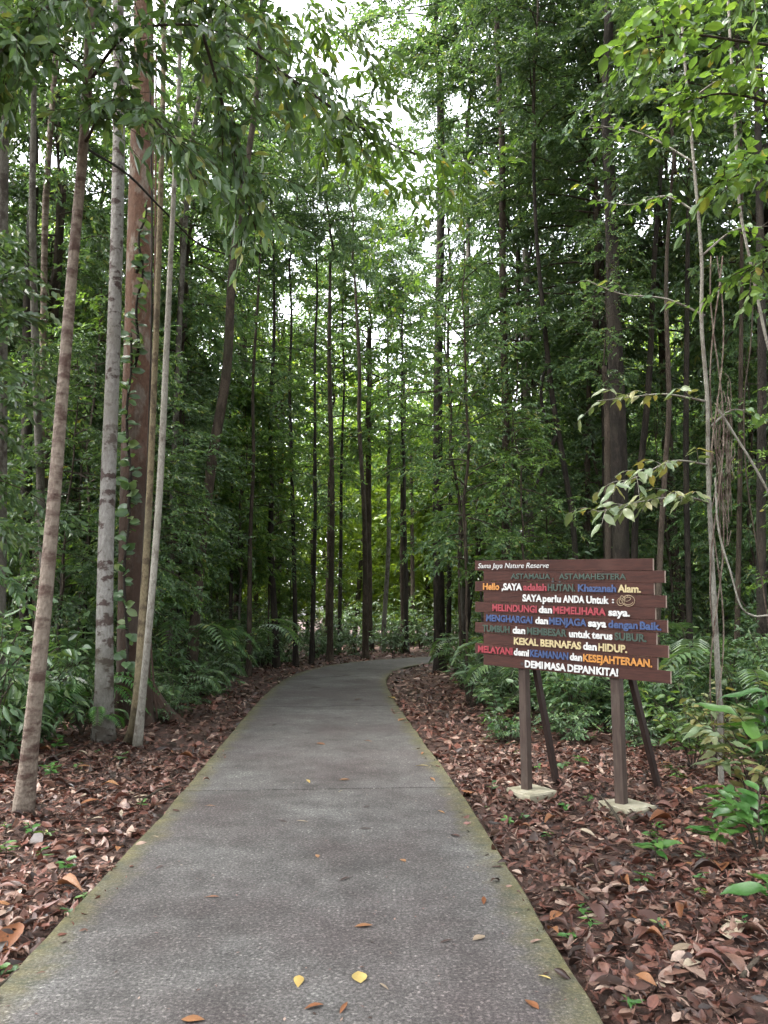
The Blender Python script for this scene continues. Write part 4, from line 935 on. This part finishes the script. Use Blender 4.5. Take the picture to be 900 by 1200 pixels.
# left foreground
bush_at('leafy_sapling', 'sapling with long glossy leaves crossing the banded trunk', -10, 905, 1.75, .24, 'lance', 'leaf_mid', 5, 11, 43, .5, 'sapling')
bush_at('leafy_plant', 'light green leafy plant at the left edge below the sapling', 5, 890, .75, .14, 'lance', 'leaf_young', 8, 12, 44, .4)
bush_at('leafy_sapling', 'shade sapling with round pale leaves between the two pale trunks', 75, 850, 2.0, .22, 'oval', 'leaf_shrub', 5, 12, 45, .6, 'sapling')
def fern(label, px, py, n, L, seed, lm='leaf_young', cat='fern'):
    b = g2(px, py); root = thing('fern', label, cat, (b[0], b[1], gz(*b))); r = random.Random(seed)
    for i in range(n):
        a = i * 2.4 + r.uniform(-.4, .4); l_ = L * r.uniform(.7, 1.1)
        pts = smooth_line([(0, 0, -.03), (math.cos(a) * l_ * .3, math.sin(a) * l_ * .3, l_ * .75), (math.cos(a) * l_ * .75, math.sin(a) * l_ * .75, l_ * .8), (math.cos(a) * l_, math.sin(a) * l_, l_ * .55)], 22)
        g = Geo(); g.add(*tube(pts, np.linspace(.006, .002, 22), 4), 1); B, D, LL2 = [], [], []
        for j in range(5, 22):
            t = unit(pts[j] - pts[j - 1]); s = unit(np.cross(t, [0, 0, 1.]))
            for sg in (-1, 1):
                B.append(pts[j]); D.append(s * sg + t * .35 + np.array([0, 0, -.15])); LL2.append(.17 * math.sin(math.pi * (j - 3) / 20) * L + .02)
        V, T = leaves(np.array(B), np.array(D), np.tile([0, 0, 1.], (len(B), 1)), np.array(LL2), np.array(LL2) * .3); g.add(V, T, 0)
        link('frond', g.mesh('frond', [lm, 'twig']), root)
fern('bright feathery fern between banded and whitish trunks', 95, 862, 11, .85, 1)
fern('small feathery fern in front of the whitish trunk foot', 112, 872, 7, .55, 2)
fern('grassy fern right of the red trunk foot', 205, 838, 10, .8, 3, 'leaf_shrub')
fern('shade fern left of the path before the bend', 250, 812, 9, .9, 4, 'leaf_shrub')
fern('dark fern deep in shade at far left', 20, 862, 9, 1.0, 5, 'leaf_mid')

for i, (px, py, n, L_, lm, lab) in enumerate([(215, 815, 9, 1.5, 'leaf_mid', 'tall arching palm like fern behind the red trunk'), (285, 795, 9, 1.6, 'leaf_mid', 'arching palm like fern left of the path near the bend'), (60, 838, 9, 1.6, 'leaf_mid', 'tall arching fern deep between the banded and whitish trunks'),
        (610, 838, 9, 1.3, 'leaf_shrub', 'arching fern behind the left end of the board'), (820, 852, 9, 1.5, 'leaf_shrub', 'tall arching fern in shade right of the board'), (880, 872, 8, 1.2, 'leaf_mid', 'arching fern in shade at the right picture edge'), (545, 800, 8, 1.1, 'leaf_mid', 'arching fern at the foot of the tall dark trunk')]):
    fern(lab, px, py, n, L_, 50 + i, lm)
# ------------------------------------------------------------------ leaf litter
def litter_unit(seed, aspect, flat=False):
    r = random.Random(seed); n = 6; f = np.linspace(0, 1, n); w = np.sin(np.pi * f ** .85) * aspect / 2; w[0] = .01; w[-1] = .01
    V = []; cup = r.uniform(.2, 1.3); arch = r.uniform(-.35, .45); tw = r.uniform(-.9, .9)
    if flat: cup *= .3; arch *= .3; tw *= .25
    for i in range(n):
        z = arch * math.sin(f[i] * math.pi) * .5; t = tw * (f[i] - .5)
        for s in (-1, 0, 1): V.append((f[i] - .5, s * w[i] * (1 - .25 * cup * abs(s)), z + abs(s) * w[i] * cup + s * w[i] * t))
    V = np.array(V); V[:, 2] -= V[:, 2].min(); T = []
    for i in range(n - 1):
        for j in (0, 1):
            a = i * 3 + j; T += [(a, a + 3, a + 4), (a, a + 4, a + 1)]
    return V, np.array(T)
LIT = [litter_unit(s, a) for s, a in enumerate([.42, .46, .36, .52, .4, .3])]
LITF = [litter_unit(s_, a_, True) for s_, a_ in enumerate([.42, .5, .36, .62, .45, .22])]
LIT = LIT[:5] + LITF[:4] + [litter_unit(20, .1), litter_unit(21, .13), litter_unit(22, .55, True), litter_unit(23, .07, True)]
LITME = {}
def litter_mesh(k, m, flat=False):
    if (k, m, flat) not in LITME: LITME[(k, m, flat)] = mesh('fallen_leaf', *(LITF if flat else LIT)[k], [m], smooth=True)
    return LITME[(k, m, flat)]
def litter_field():
    r = np.random.default_rng(99); g = Geo()
    def area(x0, x1, y0, y1, dens, Lr, tilt, simple):
        n = int((x1 - x0) * (y1 - y0) * dens); X = r.uniform(x0, x1, n); Y = r.uniform(y0, y1, n); d = path_dist_many(X, Y)
        dens_f = np.clip((d - HALF + .01) / .12, 0, 1)
        spill = (d > HALF - .16) & (d <= HALF - .012) & (r.uniform(0, 1, n) < .05)
        k = (((d > HALF - .012) & (r.uniform(0, 1, n) < .35 + .65 * dens_f)) | spill) & (np.abs(X) < Y * .62 + 2.2); X, Y, d = X[k], Y[k], d[k]; n = len(X)
        Z = gz_many(X, Y, d) + .004 + r.uniform(0, .05, n) * (.4 + .6 * dens_f[k])
        Z = np.where(d < HALF - .012, .003, Z)
        L = r.uniform(*Lr, n) * r.choice([.55, .8, 1, 1.35], n, p=[.4, .3, .2, .1]); az = r.uniform(0, 6.28, n); ti = r.normal(0, tilt, n); ro = r.normal(0, tilt * 1.2, n)
        ca, sa = np.cos(az), np.sin(az); u = np.stack([ca * np.cos(ti), sa * np.cos(ti), np.sin(ti)], 1)
        s0 = np.stack([-sa, ca, 0 * sa], 1); w0 = np.cross(u, s0); s = s0 * np.cos(ro)[:, None] + w0 * np.sin(ro)[:, None]; w = np.cross(u, s)
        Pn = np.stack([X, Y, Z], 1); kinds = r.integers(0, len(LIT), n)
        for q, (V, T) in enumerate(LIT):
            m = kinds == q
            if not m.any(): continue
            if simple:
                idx = [0, 6, 10, 8, 17 - 1]; V2 = V[[1, 6, 8, 16]]; T2 = np.array([[0, 1, 3], [0, 3, 2]]) if False else np.array([[0, 1, 2], [1, 3, 2]])
            else: V2, T2 = V, T
            flip = r.choice([-1., 1.], m.sum())[:, None, None]
            W_ = Pn[m][:, None, :] + (u[m][:, None, :] * V2[None, :, 0:1] + s[m][:, None, :] * V2[None, :, 1:2] + w[m][:, None, :] * (V2[None, :, 2:3]) * flip) * L[m][:, None, None]
            W_[..., 2] = np.maximum(W_[..., 2], Z[m][:, None] - .012)
            g.add(W_.reshape(-1, 3), (T2[None] + (np.arange(m.sum()) * len(V2))[:, None, None]).reshape(-1, 3))
    n = 1500; X = r.uniform(-3.2, 2, n); Y = 2.2 + 16 * r.uniform(0, 1, n) ** 1.4; d = path_dist_many(X, Y); k = d < HALF - .02; X, Y = X[k], Y[k]; n = len(X); az = r.uniform(0, 6.28, n)
    V, T = leaves(np.stack([X, Y, np.full(n, .0035)], 1), np.stack([np.cos(az), np.sin(az), 0 * az], 1), np.tile([0, 0, 1.], (n, 1)), r.uniform(.006, .03, n), r.uniform(.003, .012, n), False, .1, -.05); g.add(V, T)
    area(-4.2, 4.6, 1.4, 5.0, 1150, (.045, .11), .36, False)
    area(-5.5, 6.0, 5.0, 9.0, 680, (.05, .12), .36, False)
    area(-8, 9, 9, 16, 190, (.1, .18), .3, True)
    area(-12, 9, 16, 31, 60, (.14, .24), .3, True)
    o = link('leaf_litter', g.mesh('leaf_litter', ['litter'], True)); o['kind'] = 'stuff'
    tag(o, 'deep red brown leaf litter covering the ground on both sides of the path', 'leaf litter')
    print('litter tris', sum(len(t) for t in g.T))
litter_field()

# larger fallen leaves lying on top of the litter, each its own
def fallen(px, py, L, k, m, label, group=None, z=None, az=None, name='fallen_leaf'):
    p = G(px, py); zz = (gz(p.x, p.y) + .035) if z is None else z
    o = link(name, litter_mesh(k % 6 if m == 'litter_pale' else k, m, z is not None or m == 'litter_pale'), None, (p.x, p.y, zz)); o.scale = (L,) * 3
    o.rotation_euler = (rnd.gauss(0, .16 if z is None else .05), rnd.gauss(0, .16 if z is None else .05), rnd.uniform(0, 6.28) if az is None else az)
    return tag(o, label, 'leaf', group)
for (px, py, L, k, m, lab) in [
    (166, 935, .15, 3, 'litter_pale', 'pale tan round leaf on the litter left of the path, upper of two'), (107, 974, .16, 3, 'litter_pale', 'pale tan round leaf on the litter left of the path, lower of two'),
    (181, 899, .15, 3, 'litter_orange', 'tan orange leaf in the litter near the foot of the pale grey trunk'), (142, 951, .14, 5, 'litter_pale', 'narrow cream leaf between the two pale round leaves'),
    (140, 990, .12, 3, 'litter_orange', 'small tan leaf lying at the left path edge'), (14, 1092, .24, 3, 'litter_orange', 'largest orange brown leaf at the lower left picture edge'),
    (82, 1035, .2, 0, 'litter_orange', 'orange brown leaf below the bright seedling in the left litter'), (128, 920, .18, 1, 'litter_orange', 'orange brown leaf high in the left litter'),
    (734, 1038, .14, 0, 'litter_orange', 'bright orange leaf in the right litter beyond the seedlings'), (779, 1088, .1, 3, 'litter_orange', 'small orange oval leaf in the right litter'),
    (845, 1022, .2, 3, 'litter_orange', 'large brown leaf under the larger bright seedling'), (757, 1145, .1, 1, 'litter_orange', 'orange leaf low in the right litter'),
    (629, 952, .08, 1, 'litter_yellow', 'small yellow leaf in the litter below the left footing'), (652, 1068, .12, 3, 'litter_orange', 'tan leaf just off the right path edge'),
    (648, 1084, .1, 1, 'litter_orange', 'second tan leaf just off the right path edge'), (806, 936, .2, 1, 'litter_orange', 'large brown leaf right of the right footing'),
    (775, 966, .22, 0, 'litter_orange', 'long tan brown leaf in front of the right footing'), (860, 1098, .2, 3, 'litter_pale', 'pale broad dead leaf near the lower right')]:
    fallen(px, py, L, k, m, lab)
hue = dict(litter='brown', litter_orange='orange brown', litter_pale='pale tan', litter_dark='blackish')
for i in range(260):
    left = rnd.random() < .33
    for _ in range(60):
        if left: px, py = rnd.uniform(0, 260), rnd.uniform(860, 1190)
        else: px, py = rnd.uniform(500, 900), rnd.uniform(850, 1195)
        p = G(px, py)
        if path_dist(p.x, p.y) > HALF + .08: break
    m = rnd.choice(['litter'] * 5 + ['litter_orange', 'litter_pale', 'litter_dark'])
    side = 'left' if left else 'right'
    fallen(px, py, rnd.choice([.08, .1, .12, .15, .17]), rnd.choice([0, 1, 2, 4, 5, 5, 6, 7, 8]), m, f'{hue[m]} dead leaf lying loose on the litter on the {side} side of the path', f'loose {hue[m]} leaves on the {side} hand litter')
# leaves on the concrete
for (px, py, L, k, m, lab) in [
    (421, 1146, .11, 3, 'litter_yellow', 'curled yellow leaf with dark stalk on the path, nearest the camera'), (350, 1151, .09, 1, 'litter_yellow', 'olive yellow oval leaf left of the curled yellow leaf on the path'),
    (426, 1086, .09, 1, 'litter_orange', 'reddish oval leaf in the middle of the path'), (567, 1056, .12, 5, 'litter_orange', 'orange narrow leaf on the right side of the path'),
    (561, 1100, .08, 3, 'litter_pale', 'pinkish pale leaf on the right half of the path'), (523, 1104, .07, 5, 'litter_dark', 'dark red narrow leaf left of the pinkish leaf on the path'),
    (404, 1031, .1, 5, 'litter_dark', 'dark thin leaf and shadow in the path middle'), (623, 1178, .08, 1, 'litter_orange', 'orange oval leaf by the right path edge at the bottom'),
    (638, 1146, .06, 5, 'litter_yellow', 'small pale yellow leaf near the lower right path edge'), (640, 1142, .05, 5, 'litter_dark', 'small dark leaf beside the pale yellow one at right path edge'),
    (368, 1181, .08, 0, 'litter_orange', 'tan leaf below the olive leaf at the picture bottom'), (403, 1182, .09, 5, 'litter_orange', 'brown curled leaf at the bottom middle of the path'),
    (450, 1157, .06, 5, 'litter_pale', 'small tan fragment right of the curled yellow leaf'), (372, 1004, .06, 1, 'litter_orange', 'small tan leaf in the upper middle of the near slab'),
    (472, 1009, .06, 1, 'litter_orange', 'small tan leaf right of the middle on the near slab'), (583, 1017, .09, 5, 'litter_dark', 'dark leaf on the mossy right path margin'),
    (507, 914, .16, 5, 'litter_orange', 'orange leaf lying on the joint by the right path edge'), (404, 914, .1, 3, 'litter_orange', 'small orange leaf lying on the joint in the path middle'),
    (361, 916, .14, 5, 'litter_yellow', 'tan long leaf lying on the joint left of the middle'), (376, 872, .13, 3, 'litter_orange', 'bright orange leaf beyond the joint on the path'),
    (431, 869, .14, 5, 'litter_orange', 'tan leaf beyond the joint right of the bright orange one'), (494, 898, .14, 5, 'litter_yellow', 'yellow tan leaf at the right edge beyond the joint'),
    (495, 883, .14, 5, 'litter_orange', 'orange leaf on the mossy right margin beyond the joint'), (471, 844, .2, 1, 'litter_orange', 'orange leaf further along the right path margin'),
    (459, 818, .25, 1, 'litter_yellow', 'yellow leaf far along the right path margin'), (430, 946, .09, 5, 'litter_dark', 'dark curled leaf just before the joint on the path'),
    (354, 963, .09, 5, 'litter_pale', 'pale leaf left of the middle before the joint'), (330, 963, .09, 5, 'litter_dark', 'thin dark leaf beside the pale leaf before the joint'),
    (428, 972, .1, 5, 'litter_dark', 'dark thin leaf below the curled one before the joint'), (533, 980, .09, 0, 'litter_dark', 'dark folded leaf on the right half before the joint'),
    (517, 952, .1, 5, 'litter_orange', 'reddish thin leaf near the right margin before the joint'), (399, 928, .08, 5, 'litter_pale', 'pale narrow leaf right below the joint'),
    (246, 945, .09, 5, 'litter_orange', 'thin orange leaf near the left path margin before the joint'), (187, 1017, .07, 5, 'litter_dark', 'thin dark red leaf near the left path margin'),
    (248, 1052, .08, 5, 'litter_orange', 'thin brown leaf on the left half of the path'), (182, 981, .06, 5, 'litter_pale', 'small white leaf at the left path margin'),
    (226, 1196, .09, 3, 'litter_orange', 'orange leaf cut by the bottom edge of the picture'), (418, 849, .16, 5, 'litter_dark', 'dark leaf on the far slab in the path middle'),
    (392, 893, .1, 5, 'litter_dark', 'small dark leaf just past the joint on the path'), (320, 850, .16, 5, 'litter_dark', 'dark leaf on the left half of the far slab'),
    (405, 792, .25, 5, 'litter_dark', 'dark leaf far off before the bend in the path'), (370, 806, .22, 5, 'litter_dark', 'dark leaf far off on the left half before the bend'), (420, 820, .2, 1, 'litter_dark', 'dark speck like leaf far along the path right of middle')]:
    fallen(px, py, L, k, m, lab, z=.004)
# a few fallen sticks
for i, (a, b, r, lab) in enumerate([((40, 905), (92, 880), .012, 'grey stick lying behind the banded trunk foot'), ((730, 975), (700, 935), .012, 'dark stick lying across the litter below the right footing'),
                                    ((168, 935), (208, 915), .01, 'pale stick by the left path edge near the pale leaves'), ((655, 1040), (690, 1056), .011, 'brown stick in the litter beside the right path edge'),
                                    ((0, 1150), (28, 1130), .008, 'reddish stick at the lower left path edge'), ((870, 1150), (905, 1130), .012, 'brown stick at the lower right corner')]):
    A_, B_ = G(*a), G(*b); A_.z = gz(A_.x, A_.y) + .045; B_.z = gz(B_.x, B_.y) + .05; mid = (A_ + B_) / 2 + Vector((.01, .02, .015))
    o = link('fallen_stick', mesh('fallen_stick', *tube(smooth_line([A_ - mid, Vector((0, 0, 0)), B_ - mid], 10), np.linspace(r, r * .6, 10), 6, .15, i), ['bark_brown'], smooth=True), None, mid); tag(o, lab, 'stick')

# ------------------------------------------------------------------ look-alikes named by their order across the view
ORD = ['first', 'second', 'third', 'fourth', 'fifth', 'sixth', 'seventh', 'eighth', 'ninth', 'tenth', 'eleventh', 'twelfth', 'thirteenth', 'fourteenth', 'fifteenth', 'sixteenth', 'seventeenth', 'eighteenth', 'nineteenth', 'twentieth']
same = {}
for o in col.objects:
    if o.parent is None and o.get('category') in ('tree', 'shrub', 'seedling') and 'group' in o: same.setdefault(o['label'], []).append(o)
for lab, os_ in same.items():
    if len(os_) < 2: continue
    os_.sort(key=lambda o: o.location.x / o.location.y)
    for i, o in enumerate(os_):
        o['label'] = f'{lab}, {ORD[i]} from left' if i < len(ORD) else f'{lab}, {ORD[len(os_) - 1 - i]} from right'
